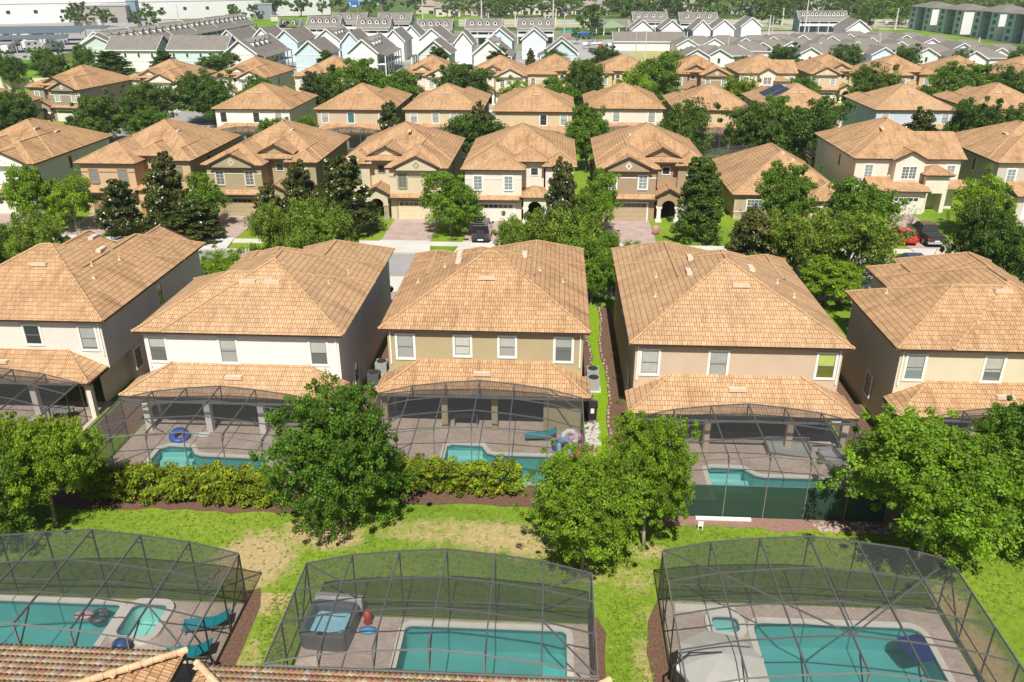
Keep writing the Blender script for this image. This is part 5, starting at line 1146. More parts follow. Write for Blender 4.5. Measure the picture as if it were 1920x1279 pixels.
# low white building and the single-storey estate
town(*G(1218, 62, 6.2), 26, 12, 6.2, 'w', 'long low white building with a plain grey roof behind two thin poles', axis='x', ze=3.2, group=None)
BG = [(1308,92,'w',1),(1521,89,'w',1),(1660,89,'b',1),(1740.6,90,'g',1),(1878,90,'w',1),(1290,73,'w',0),(1450,69,'w',1),(1485,78,'w',0),(1560,68,'w',0),(1593,64,'w',1),(1608,78,'w',0),(1635,71,'w',1),
      (1700,66,'w',0),(1749,72,'w',0),(1808,81,'w',0),(1385,84,'w',0),(1350,92,'w',0),(1430,80,'w',0),(1398,72,'w',0),(1538,80,'w',0),(1690,78,'w',0),(1650,64,'w',0),(1590,88,'w',0),(1830,96,'w',0),(1340,72,'w',0),(1505,66,'w',0)]
BG.sort()
for k, (px, py, c, front) in enumerate(BG):
    x_, y_ = G(px, py, 5.3)
    B = empty('cottage', (x_, y_, 0), 0, '%s grey-roofed single-storey cottage from left in the low estate%s' % (nth(k), ', %s' % {'w':'white','b':'blue','g':'green'}[c]+' gabled' if front else ''), 'cottage', 'grey-roofed single-storey cottages')
    wl, rf, tr = MB(), MB(), MB(); wl.box(-3.6, 3.6, 0, 16, 0, 3.0); wl.add([(-3.6,0,3),(3.6,0,3),(0,0,5.1)], [(0,1,2)])
    hip(rf, None, -4.1, 4.1, -.5, 16.5, 3.1, .55, True, False)
    wl.box(3.6, 12.5, 5, 15.5, 0, 2.9); hip(rf, None, -3, 13, 4.4, 16, 3.08, .46)
    for sg in (-1, 1): tr.bar((0,-.5,5.33), (sg*4.15,-.5,3.04), .08, .3)
    tr.box(4.1, 13, 4.35, 4.45, 2.85, 3.06)
    wl.build('wall', SID[c], B); rf.build('roof', SHIN, B, uv=True); tr.build('trim', SID['w'], B)
    o = MB().box(-.5,.5,-.06,-.002,1.1,2.7).build('window', SID['w'], B); MB().box(-.38,.38,-.075,-.061,1.2,2.6).build('pane', GD, o)
    MB().box(5,7,4.93,4.998,.2,2.3).build('window', GM, B)
# teal flats on the right
def flats(p0, p1, d_, H_, label, rf_w=SHIN):
    a = Vector(p0); b = Vector(p1); L = (b-a).length; ang = math.atan2(b.y-a.y, b.x-a.x)
    F_ = empty('apartment_building', (*p0, 0), ang, label, 'apartment building')
    tq = plain('flats_teal', (.44,.60,.60), .7, var=.03); gy = plain('flats_grey', (.17,.17,.18), .8); dkt = plain('flats_window', (.05,.09,.10), .4)
    n = max(1, round(L/26)); u = L/n
    for i in range(n):
        x0 = i*u; e_ = u*.80
        MB().box(x0, x0+e_, 4.2, d_, 0, H_).build('wall', gy, F_)
        if i < n-1: MB().box(x0+e_, x0+u, 9, d_-1, 0, H_-.6).build('wall', gy, F_)
        for f0, f1 in ((0, .26), (.54, .80)):
            xa, xb = x0+f0*u, x0+f1*u
            MB().box(xa, xb, 0, 4.2, 0, H_-.02).build('bay', tq, F_)
            for fl in range(4): MB().box((xa+xb)/2-1.2, (xa+xb)/2+1.2, -.1, -.002, fl*H_/4+.7, fl*H_/4+2.3).build('window', dkt, F_)
        MB().box(x0+e_+.002, x0+e_+.3, -.1, d_, 0, H_-.05).build('white_wall', SID['w'], F_)
        for fl in range(1, 4): MB().box(x0+.27*u, x0+.53*u, 1.8, 4.2, fl*H_/4-.12, fl*H_/4+.12).build('balcony', gy, F_)
        MB().box(x0+.36*u, x0+.45*u, 4.1, 4.198, .2, H_-.6).build('stairwell', DARK, F_)
        rf = MB(); hip(rf, None, x0-.7, x0+e_+.9, -1, d_+.8, H_+.05, .30); rf.build('roof', rf_w, F_, uv=True)
A0, A1 = Vector((182.2, 465.5)), Vector((189.6, 363.9)); AL = lambda f: tuple(A0+(A1-A0)*f)
flats(AL(0), AL(.28), 15, 10.9, 'teal and white apartment block at the top right, left of three'); flats(AL(.29), AL(.57), 15, 10.9, 'teal and white apartment block at the top right, middle of three'); flats(AL(.60), AL(1.35), 17, 11.2, 'longest teal apartment block at the right edge of the view')
# stores at the top left
WW = plain('store_white', (.80,.81,.81), .7, var=.02, scale=.02); BL = plain('store_blue', (.01,.16,.50), .6); BLL = plain('store_pale_blue', (.30,.50,.62), .6)
St = empty('warehouse_store', (*G(-60,47), 0), 0, 'huge flat-roofed white warehouse store filling the top left with blue panels', 'warehouse')
a = Vector(G(-60,46)); b = Vector(G(615,27)); ang = math.atan2((b-a).y, (b-a).x); St.rotation_euler = (0,0,ang); L = (b-a).length
mb = MB(); mb.box(0, L, 0, 330, 0, 13); mb.box(0, L, .5, 1.5, 13, 13.9); mb.box(120, L-20, 60, 61, 13, 14.5); mb.box(60, L-5, 160, 161, 13, 15); mb.box(20, L, 328, 329, 13, 14.2); mb.build('wall', WW, St)
r = random.Random(8)
for _ in range(70): x_, y_ = r.uniform(20, L-20), r.uniform(10, 250); MB().box(x_, x_+3, y_, y_+3, 13, 14.6).build('rooftop_unit', METG, St)
for k in range(26): MB().box(20+k*14, 22+k*14, -.1, -.002, 5.2, 7).build('window', DARK, St)
mb = MB(); mb.box(0, L, -.12, -.003, 10.2, 10.5); mb.build('wall_band', METG, St)
def stores(px0, px1, py, h, d_, mat, label, nm='store', roofm=None):
    a = Vector(G(px0, py)); b = Vector(G(px1, py-(px1-px0)*.012)); ang = math.atan2((b-a).y, (b-a).x); L = (b-a).length
    o = empty(nm, (a.x, a.y, 0), ang, label, nm.replace('_', ' ')); MB().box(0, L, 0, d_, 0, h).build('wall', mat, o)
    m = MB(); m.box(-.3, L+.3, -.3, d_+.3, h, h+.4); m.build('roof', roofm or METG, o)
    for k in range(int(L/6) if L > 8 else 0): MB().box(1+k*6, 4.5+k*6, -.15, -.002, .2, 3).build('shop_window', DARK, o)
    return o
stores(15, 45, 42, 9, 20, CREAMW, 'cream shop building at the top left, left of the dark grey one'); stores(28, 47, 44, 11, 6, plain('shop_red', (.34,.24,.20), .7), 'reddish shop front panel before the cream shop building')
stores(62, 96, 42, 10, 18, plain('shop_grey', (.23,.24,.24), .8), 'dark grey cube-like shop building at the top left'); stores(143, 240, 44, 9, 22, plain('shop_taupe', (.36,.33,.30), .8), 'long taupe shop row before the white warehouse')
stores(242, 259, 41, 11.5, 12, plain('shop_blue', (.20,.30,.36), .8), 'blue-grey block at the right end of the taupe shop row'); stores(363, 390, 34, 9, 12, plain('shop_brown', (.10,.085,.08), .8), 'dark brown box building against the white warehouse')
stores(480, 512, 36, 8.5, 20, plain('shop_slate', (.24,.29,.33), .8), 'slate grey box building beside the dark tree line'); stores(508, 522, 40, 3, 6, CREAMW, 'small cream hut below the slate grey box building')
def panel(px0, px1, py0, py1, Y, mat, label):
    x0, z1 = ZAT(px0, py0, Y); x1, z0 = ZAT(px1, py1, Y)
    o = empty('store_sign', ((x0+x1)/2, Y, 0), 0, label, 'sign'); hw = abs(x1-x0)/2
    MB().box(-hw, hw, 0, 2, z0, z1).build('panel', mat, o)
    m = MB(); m.box(-hw*.86, -hw*.45, -.1, -.002, z0+(z1-z0)*.25, z0+(z1-z0)*.75); m.box(-hw*.2, hw*.75, -.1, -.002, z0+(z1-z0)*.12, z0+(z1-z0)*.32); m.build('sign_mark', WHITEP, o)
    MB().box(-hw*.9, -hw*.8, .5, 1.2, 0, z0).build('post', METG, o); MB().box(hw*.8, hw*.9, .5, 1.2, 0, z0).build('post', METG, o)
panel(62, 91, -6, 8, 560, BL, 'big blue sign panel on the white warehouse at the top left'); panel(122, 132, -4, 8, 540, BLL, 'small pale blue sign on a tall post at the top left'); panel(652, 671, 2, 14, 640, BL, 'blue sign panel at the right end of the white warehouse')
o = stores(672, 722, 10, 14, 60, BLL, 'pale blue and white building at the right end of the warehouse')
# boat and caravan storage canopies
for k, (pa, pb, py, lb) in enumerate([(-30,196,55,'farthest'),(-30,150,62,'middle'),(-30,120,73,'nearest')]):
    a = Vector(G(pa, py, 5.2)); b = Vector(G(pb, py-3, 5.2)); ang = math.atan2((b-a).y, (b-a).x); L = (b-a).length
    C_ = empty('storage_canopy', (a.x, a.y, 0), ang, '%s of the three long blue-grey storage canopies at the left' % lb, 'canopy', 'storage canopies')
    m = MB(); m.add([(0,0,4.7),(L,0,4.7),(L,12,5.3),(0,12,5.3),(0,0,4.95),(L,0,4.95),(L,12,5.55),(0,12,5.55)], [(3,2,1,0),(4,5,6,7),(0,1,5,4),(1,2,6,5),(2,3,7,6),(3,0,4,7)]); m.build('roof', plain('canopy_bluegrey', (.12,.155,.18), .6), C_)
    for i in range(int(L/9)+1):
        for yy in (1.5, 10.5): MB().box(i*9, i*9+.25, yy, yy+.25, 0, 4.7).build('post', METG, C_)
r = random.Random(12); vw = plain('vehicle_white', (.74,.74,.73), .5)
for k in range(16):
    px = [20,34,48,60,78,92,104,14,30,56,74,96,110,142,166,186][k]; py = [100,84,80,92,82,88,96,76,72,73,74,76,80,52,50,49][k]
    x_, y_ = G(px, py); o = empty('camper_van', (x_, y_, 0), r.uniform(-.5,.8), '%s of the parked caravans and boats from the left at the storage yard' % nth(k), 'caravan', 'vehicles at the storage yard')
    m = MB(); m.prism([(-3.6,.7),(-3.6,3.0),(2.2,3.1),(3.0,2.4),(3.8,2.2),(3.8,.7)], -1.2, 1.2); m.build('body', (vw, METG, CREAMW)[k % 3 if k > 3 else 0], o)
    MB().box(-1.22,1.22,-2.6,-1.2,1.7,2.4).build('window', GD, o); MB().box(-1.22,1.22,.4,1.6,1.7,2.4).build('window', GD, o)
    for yy in (-2.2,2.4):
        for s_ in (-1.15,1.15): MB().tube((s_-.12,yy,.4),(s_+.12,yy,.4),.4,n=10).build('wheel', RUBBER, o)
# pavilion, parked cars, kiosk by the play area
pv = empty('pavilion', (*G(1146,66), 0), 0, 'open green-gabled pavilion right of the blue play area', 'pavilion')
m = MB(); hip(m, None, -8, 8, 0, 14, 3.4, .45, True, True); m.build('roof', SHIN, pv, uv=True); m = MB(); m.add([(-7,.3,3.4),(7,.3,3.4),(0,.3,6.6)], [(0,1,2)]); m.build('gable', plain('gable_green', (.30,.45,.26), .7), pv)
for xx in (-7,-3.5,3.5,7):
    for yy in (.6, 13): MB().box(xx-.25, xx+.25, yy-.25, yy+.25, 0, 3.4).build('post', SID['w'], pv)
kk = [0]
def far_car(px, py, c, where):
    x_, y_ = G(px, py); o = empty('car', (x_, y_, 0), r.uniform(-.2,.2)+math.pi/2*(kk[0] % 2), '%s small %scar from the left %s' % (nth(kk[0]), '' if 'driving' in where else 'parked ', where), 'car', ('cars ' if 'driving' in where else 'cars parked ')+where); kk[0] += 1
    m = MB(); m.prism([(-2.2,.35),(-2.2,.95),(-1.4,1.05),(-.9,1.5),(.6,1.5),(1.2,1.0),(2.2,.85),(2.2,.35)], -.9, .9); m.build('body', plain('far_paint_%d' % c, [(.7,.7,.7),(.05,.05,.06),(.35,.36,.37),(.3,.03,.02)][c], .3, coat=.5), o)
    m = MB(); m.box(-.91,.91,-.85,.7,1.08,1.38); m.build('window', CG, o)
for k, (px, py) in enumerate([(1098,86),(1103,92),(1109,98),(1118,84),(1126,90),(1136,96),(1143,88),(1160,80),(1172,86)]): far_car(px, py, (0,2,1,0,3,2,0,1,0)[k], 'in the car park by the play area')
kk[0] = 0
for k, px in enumerate((905,1010,1120,1290,1410,1540,1660)): far_car(px, (43.5, 39.5)[k % 2], (0,2,1)[k % 3], 'driving on the highway')
# poles
pole_m = plain('pole_pale', (.62,.60,.55), .7); pole_g = plain('pole_grey', (.45,.47,.49), .6)
PL = sorted([(794,62,-20),(1037,34,-18),(1273,26,-20),(903,36,-6),(966,50,22),(1042,48,16),(1058,62,22),(1191,112,60),(1209,112,58),(1297,102,74),(1362,118,62),(1508,62,-12),(1557,26,-4),(1601,30,-8),(1441,66,28),(1447,65,29),(1466,48,15),(1540,104,70),(1645,106,62),(1678,56,15),(1829,108,70),(916,36,24),(1103,55,22),(1115,57,22),(1029,36,24),(1022,36,25),(402,28,-12),(454,32,-14),(335,40,8),(139,46,2),(470,46,30),(561,30,22),(580,22,-14)])
for k, (px, py, pt) in enumerate(PL):
    x_, y_ = G(px, py); zt = ZAT(px, pt, y_)[1]; tall = zt > 16
    o = empty('utility_pole', (x_, y_, 0), 0, '%s pole from the left among the %s poles beyond the houses' % (nth(k), 'thin'), 'pole', 'poles beyond the houses')
    rr = .17 if y_ < 300 else .28 if y_ < 450 else .42
    MB().tube((0,0,0), (0,0,zt), rr*1.2, rr*.7, 8).build('pole', pole_m if k % 3 else pole_g, o)
    if tall: MB().box(-2.4, 2.4, -.1, .1, zt-1.6, zt-1.3).build('crossarm', pole_g, o)
    elif k % 2: MB().box(-1.4, .2, -.08, .08, zt-.25, zt-.1).build('lamp_arm', pole_g, o)
def wire(p, q, sag, label):
    mb = MB(); p = Vector(p); q = Vector(q); n = 14; pr = p
    for i in range(1, n+1): f = i/n; c = p.lerp(q, f); c.z -= sag*4*f*(1-f); mb.tube(pr, c, .05, n=4, cap=False); pr = c
    tag(mb.build('power_line', pole_g), label, 'power line')
for k, (dz) in enumerate((0, 1.6)):
    for j, ((xa, ya), (xb, yb), s_) in enumerate([((-230,505),(-60,468),'left'),((-60,468),(40,480),'middle'),((40,480),(215,440),'right')]):
        wire((xa,ya,20-dz), (xb,yb,20-dz), 3, '%s span of the %s power line over the highway' % (s_, ('upper','lower')[k]))
# suburb beyond the highway
SUB = sorted([(800,17),(818,14),(893,19),(905,21),(963,15),(973,18),(1010,17),(1020,19),(1062,14),(1072,18),(1105,17),(1118,19),(1133,13),(1178,14),(1188,12),(1212,13),(1226,14),(1264,14),(1290,13),(1335,16),(1376,14),(1392,18),(1424,15),(1452,16),(1534,16),(1572,18),(840,22),(1040,21)])
subw = [plain('suburb_wall_a', (.60,.52,.40), .9), plain('suburb_wall_b', (.52,.47,.42), .9), plain('suburb_wall_c', (.66,.60,.52), .9)]; subr = [plain('suburb_roof_a', (.33,.27,.22), .9), plain('suburb_roof_b', (.27,.25,.235), .9), plain('suburb_roof_c', (.40,.31,.24), .9)]
for k, (px, py) in enumerate(SUB):
    x_, y_ = G(px, py+9)
    o = empty('suburban_house', (x_, y_, 0), .12*((k*7) % 5-2), '%s of the far hip-roofed houses from the left beyond the highway' % nth(k), 'house', 'far houses beyond the highway')
    h = 3.2 if k % 2 else 5.4; m = MB(); m.box(-8, 8, 0, 13, 0, h); m.box(2, 8, -3, 0, 0, h-.01); m.build('wall', subw[k % 3], o)
    m = MB(); hip(m, None, -8.7, 8.7, -.7, 13.7, h+.01, .5); hip(m, None, 1.5, 8.5, -3.7, 6, h+.02, .5); m.build('roof', subr[(k*5) % 3], o)
    MB().box(-6, -4, -.08, -.002, 1, 2.4).build('window', GD, o); MB().box(3, 6.5, -3.08, -3.002, .1, 2.3).build('garage_door', GD, o)
# ---------------------------------------------------------------- trees
def leaves_mesh(name, C, Rr, n_per, leaf, seed, mat, flat=.7, outw=None, tone=(.62, 1.25), mixc=None, extra=None):
    "C: clump centres (n,3), Rr: clump radii (n,), many small leaf faces spread through every clump"
    g = np.random.default_rng(seed); n = len(C)
    tot = n*n_per; idx = np.repeat(np.arange(n), n_per)
    d = g.normal(size=(tot, 3)); d /= np.linalg.norm(d, axis=1)[:, None]
    rad = g.random(tot)**.45
    pos = C[idx]+d*(rad*Rr[idx])[:, None]*np.array([1, 1, flat])
    nrm = d*.55+g.normal(size=(tot, 3))*.55+np.array([0, 0, .55]); nrm /= np.linalg.norm(nrm, axis=1)[:, None]
    t = np.cross(nrm, g.normal(size=(tot, 3))); t /= np.linalg.norm(t, axis=1)[:, None]; b = np.cross(nrm, t)
    s = leaf*g.uniform(.65, 1.3, tot)[:, None]
    v = np.stack([pos-t*s*.5, pos+b*s*.27, pos+t*s*.5-nrm*s*.12, pos-b*s*.27], 1).reshape(-1, 3)
    me = bpy.data.meshes.new(name); me.vertices.add(tot*4); me.loops.add(tot*4); me.polygons.add(tot)
    me.vertices.foreach_set('co', v.ravel()); me.loops.foreach_set('vertex_index', np.arange(tot*4)); me.polygons.foreach_set('loop_start', np.arange(tot)*4)
    me.update()
    ct = g.uniform(tone[0], tone[1], n)[idx]*g.uniform(.8, 1.2, tot)
    col = np.stack([ct*g.uniform(.9, 1.1, tot), ct, ct*g.uniform(.85, 1.1, tot), np.ones(tot)], 1)
    if mixc:   # a share of the leaves has another colour (brown undersides, new growth)
        share, mult = mixc; cl = g.random(n) < .35; m = (g.random(tot) < share*(1+2*cl[idx])); col[m, :3] *= np.array(mult)
    at = me.color_attributes.new('tint', 'FLOAT_COLOR', 'CORNER'); at.data.foreach_set('color', np.repeat(col, 4, 0).ravel())
    me.materials.append(mat); return me
def tree_proto(kind, seed, near=False):
    "returns (leaf mesh, trunk mesh, width, height); crown made of boughs carrying clumps"
    r = random.Random(seed); g = np.random.default_rng(seed)
    Wd, Ht = 8.0, 8.0
    P_ = dict(round=('green', 1.0, .2, .56, 120, .31), oak=('dark', 1.1, .2, .56, 130, .31), bright=('lime', 1.0, .24, .57, 120, .30), olive=('olive', 1.15, .2, .56, 130, .29),
              magnolia=('magnolia', .66, .08, .5, 120, .33), conic=('dark', .6, .08, .5, 120, .28), crape=('bright', .95, .2, .56, 120, .28), near_green=('green', 1, .10, .53, 230, .18), near_lime=('lime', 1, .34, .58, 220, .175), far=('dark', 1.1, .3, .58, 26, .75), farg=('green', 1.1, .3, .58, 26, .75), palm=('dark', .9, .3, .6, 30, .5), shrub=('bright', 1.2, .05, .45, 26, .2), bare=('bare', 1.1, .15, .5, 40, .16))[kind]
    lk, wr, z0, zc, nc, lf = P_
    nb = {'far': 6, 'farg': 6, 'shrub': 6}.get(kind, 16 if near else 12); boughs = []
    conic = kind in ('magnolia', 'conic')
    for i in range(nb*2 if conic else nb):
        if conic:
            z = .12+.84*((i+r.random())/(nb*2)); rr = (1-z)**.75*.44+.03; a = i*2.4+r.uniform(-.4,.4); c = (math.cos(a)*rr*Wd*r.uniform(.45,.85), math.sin(a)*rr*Wd*r.uniform(.45,.85), z*Ht); R0 = (.10+.11*(1-z))*Wd
        else:
            a = i*2.4+r.uniform(-.5,.5); el = r.uniform(-.95, 1.2); k = r.uniform(.5, .8)
            c = (math.cos(a)*math.cos(el)*k*Wd*.42, math.sin(a)*math.cos(el)*k*Wd*.42, Ht*(zc+.02)+math.sin(el)*k*Ht*.40); R0 = r.uniform(.17, .25)*Wd
        boughs.append((Vector(c), R0))
    if not conic: boughs.append((Vector((0,0,Ht*.62)), Wd*.25))
    C = []; Rr = []
    per = max(3, nc*(4 if near else 2)//len(boughs)) if kind not in ('far','farg') else 5
    for c, R0 in boughs:
        for _ in range(per):
            d = Vector((g.normal(), g.normal(), g.normal()*.9+.25)).normalized()
            out_ = r.random() < .14
            q = c+Vector((d.x, d.y, d.z*.85))*R0*(r.uniform(1.1, 1.4) if out_ else r.uniform(.45, 1.08))
            q.z = max(q.z, Ht*z0*.8); C.append(tuple(q)); Rr.append((.6 if out_ else 1)*R0*(r.uniform(.16,.34) if near else r.uniform(.32,.55)))
    C = np.array(C); Rr = np.array(Rr)
    if not conic and kind != 'shrub':
        lo_, hi_ = np.percentile(C[:, 2]-Rr*.5, 2), C[:, 2].max(); C[:, 2] = z0*Ht+(C[:, 2]-lo_)/(hi_-lo_)*(1-z0)*Ht; C[:, 2] = np.maximum(C[:, 2], z0*Ht)
    # scale so that the crown really spans Wd x Ht
    ex = np.percentile(np.abs(C[:, :2]), 95)+np.mean(Rr)*.8; C[:, :2] *= (Wd*.5*wr)/ex
    top = (C[:, 2]+Rr*.6).max(); C[:, 2] *= Ht/top
    n_per = {'far': 34, 'farg': 34, 'shrub': 45, 'bare': 22}.get(kind, 84 if near else 96)
    mixc = (.16, (2.6, 1.35, .9)) if kind == 'magnolia' else (.05, (1.5, 1.3, .8))
    lm = leaves_mesh('foliage', C, Rr, n_per, lf, seed, LEAF[lk], mixc=mixc)
    tb = MB(); tr = .16 if near else .17
    lean = Vector((r.uniform(-.3,.3), r.uniform(-.3,.3), 0)); fork = Vector((lean.x, lean.y, Ht*max(z0, .2)*.75))
    tb.tube((0,0,-.05), (0,0,.25), tr*1.7, tr*1.1, 9); tb.tube((0,0,.25), fork*.55, tr*1.1, tr*.95, 9); tb.tube(fork*.55, fork, tr*.95, tr*.8, 9)
    if conic: tb.tube(fork, (0,0,Ht*.9), tr*.8, .04, 7)
    for c, R0 in boughs[::(2 if conic else 1)]:
        s_ = Vector((c.x*Wd*.0+c.x, c.y, c.z)); mid = fork.lerp(s_, .5)+Vector((r.uniform(-.25,.25), r.uniform(-.25,.25), .25))
        st = fork if not conic else Vector((0,0,c.z*.8))
        if conic: mid = st.lerp(s_, .5)
        tb.tube(st, mid, tr*.5, tr*.34, 6, False); tb.tube(mid, s_, tr*.34, .03, 5, False)
    me = bpy.data.meshes.new('trunk'); me.from_pydata(tb.v, [], tb.f); me.materials.append(BARK); me.update()
    for p in me.polygons: p.use_smooth = True
    return lm, me, Wd*wr, Ht
PROTO = {}
def proto(kind, v, near=False):
    k = (kind, v)
    if k not in PROTO: PROTO[k] = tree_proto(kind, 100+hash_(kind) % 97+v*13, near)
    return PROTO[k]
def put_tree(x, y, wd, ht, kind, v, label, name, cat='tree', group=None, rz=None, near=False):
    lm, tm, W0, H0 = proto(kind, v, near)
    T = empty(name, (x, y, 0), rz if rz is not None else (x*7.3+y*3.1) % 6.28, label, cat, group)
    sx, sz = wd/W0, ht/H0
    for nm, me in (('foliage', lm), ('trunk', tm)):
        o = bpy.data.objects.new(nm if cat != 'shrub' or nm == 'foliage' else 'stem', me); COL.objects.link(o); o.parent = T; o.scale = (sx, sx, sz)
    return T
def tree_px(l, r_, t, Y, kind, v, label, name, **k):
    xm, z = ZAT((l+r_)/2, t, Y); x0 = ZAT(l, t, Y)[0]; x1 = ZAT(r_, t, Y)[0]
    return put_tree(xm, Y, (x1-x0), max(1.0, z), kind, v, label, name, **k)
# near trees: ground point px, width m, height m
NEAR = [((648,985), 5.8, 8.6, 'near_green', 0, 'dark green dense tree between the two mulched hedges, trunk in bare soil'),
        ((1092,1072), 5.1, 7.0, 'near_lime', 0, 'bright green open tree with a pale forked trunk above the middle pool enclosure'),
        ((1206,1030), 4.3, 8.0, 'near_lime', 1, 'upright green tree with a slim straight trunk in a ring of stones'),
        ((1722,1040), 8.2, 7.8, 'near_lime', 0, 'broad spreading tree with slanting trunks behind the bottom right enclosure'),
        ((1890,1015), 6.4, 8.0, 'near_green', 0, 'green tree cut by the right edge beside the broad spreading one'),
        ((105,985), 5.0, 7.0, 'near_lime', 1, 'bright green tree left of the long hedge, its trunk in deep shade'),
        ((15,1003), 5.0, 6.6, 'near_green', 1, 'green tree at the left edge with an orange-brown trunk')]
for (p, wd, ht, k, v, lb) in NEAR: put_tree(*G(*p), wd, ht, k, v, lb, 'broadleaf_tree', near=True, rz=(p[0] % 7))
put_tree(-33.6, 37.6, 5.0, 7.0, 'magnolia', 0, 'magnolia with brown-backed leaves at the left edge before the cream house', 'magnolia_tree', near=False)
put_tree(-24.6, 36.0, 2.6, 2.6, 'shrub', 0, 'dark shrub in the shade left of the long yellow-green hedge', 'shrub', cat='shrub')
put_tree(-11.2, 38.2, 2.2, 2.4, 'shrub', 1, 'dark shrub behind the dark green dense tree', 'shrub', cat='shrub')
put_tree(3.4, 66.5, 3.4, 6.4, 'crape', 0, 'crape myrtle with pale bare stems at the end of the narrow grass strip', 'crape_myrtle')
put_tree(5.2, 68.5, 3.8, 6.0, 'crape', 1, 'bright green small tree right behind the crape myrtle of the grass strip', 'crape_myrtle')
# hedges
def hedge(x0, x1, y0, y1, h, label, seed, mat='hedge', split=None):
    g = np.random.default_rng(seed); n = int((x1-x0)*(y1-y0)*48)
    C = np.stack([g.uniform(x0, x1, n), g.uniform(y0, y1, n), g.uniform(.25, h, n)], 1); C[:, 2] += .06*np.sin(C[:, 0]*1.7)+.05*np.sin(C[:, 0]*4.1)
    C[:, 0] -= (x0+x1)/2; C[:, 1] -= (y0+y1)/2
    H = empty('hedge', ((x0+x1)/2, (y0+y1)/2, 0), 0, label, 'hedge')
    me = leaves_mesh('foliage', C, np.full(n, .30), 60, .17, seed, LEAF[mat], tone=(.5, 1.2), mixc=(.10, (1.5, 1.1, .8)))
    o = bpy.data.objects.new('foliage', me); COL.objects.link(o); o.parent = H
    mb = MB(); r = random.Random(seed)
    for k in range(int((x1-x0)*3)):
        a = r.uniform(x0, x1)-(x0+x1)/2; mb.tube((a, 0, 0), (a+r.uniform(-.4,.4), r.uniform(-.6,.4), h*.8), .03, .012, 5, False)
    mb.build('stem', BARK, H)
hedge(-25.0, -14.2, 35.65, 36.8, 2.1, 'long clipped yellow-green hedge before the pool enclosure of the off-white house', 31)
hedge(-9.0, -1.6, 37.3, 38.3, 2.05, 'shorter leggy yellow-green hedge before the pool enclosure of the tan house', 32)
for k, (px, py, w_, h_, v, lb) in enumerate([(700,412,3.2,1.6,0,'light green clump beside the arched entry of the beige house'),(1262,408,2.0,1.2,1,'low clipped shrub right of the white-columned entry'),(1281,424,2.2,.9,0,'second low clipped shrub right of the white-columned entry'),
      (1300,412,1.8,1.4,1,'shrub at the left corner of the stone-fronted house'),(1385,408,2.2,1.4,0,'rounded shrub before the stone-fronted house window'),(1775,424,2.2,2.4,1,'brownish shrub beside the entry tower'),(1800,438,4.0,1.0,0,'low clipped hedge-like shrub right of the black pickup'),
      (1858,438,3.6,1.0,1,'low clipped shrub at the far right front yard'),(620,440,2.4,1.2,0,'low shrub left of the driveway of the beige house'),(210,250,5,1.6,1,'low dark shrub by the street corner'),(470,420,2.2,1.0,0,'low shrub at the foot of the olive tan house')]):
    put_tree(*G(px, py), w_, h_, 'shrub', v, lb, 'shrub', cat='shrub', group='shrubs in front yards')
for k, (x, y, w_) in enumerate([(2.7,50.5,.9),(4.7,48.5,.8),(4.8,52,.9),(4.9,56,1.0),(2.6,58,.9)]): put_tree(x, y, w_, .5, 'shrub', k % 2, '%s small ground shrub from the camera along the narrow grass strip' % nth(k), 'shrub', cat='shrub', group='shrubs along the grass strip')
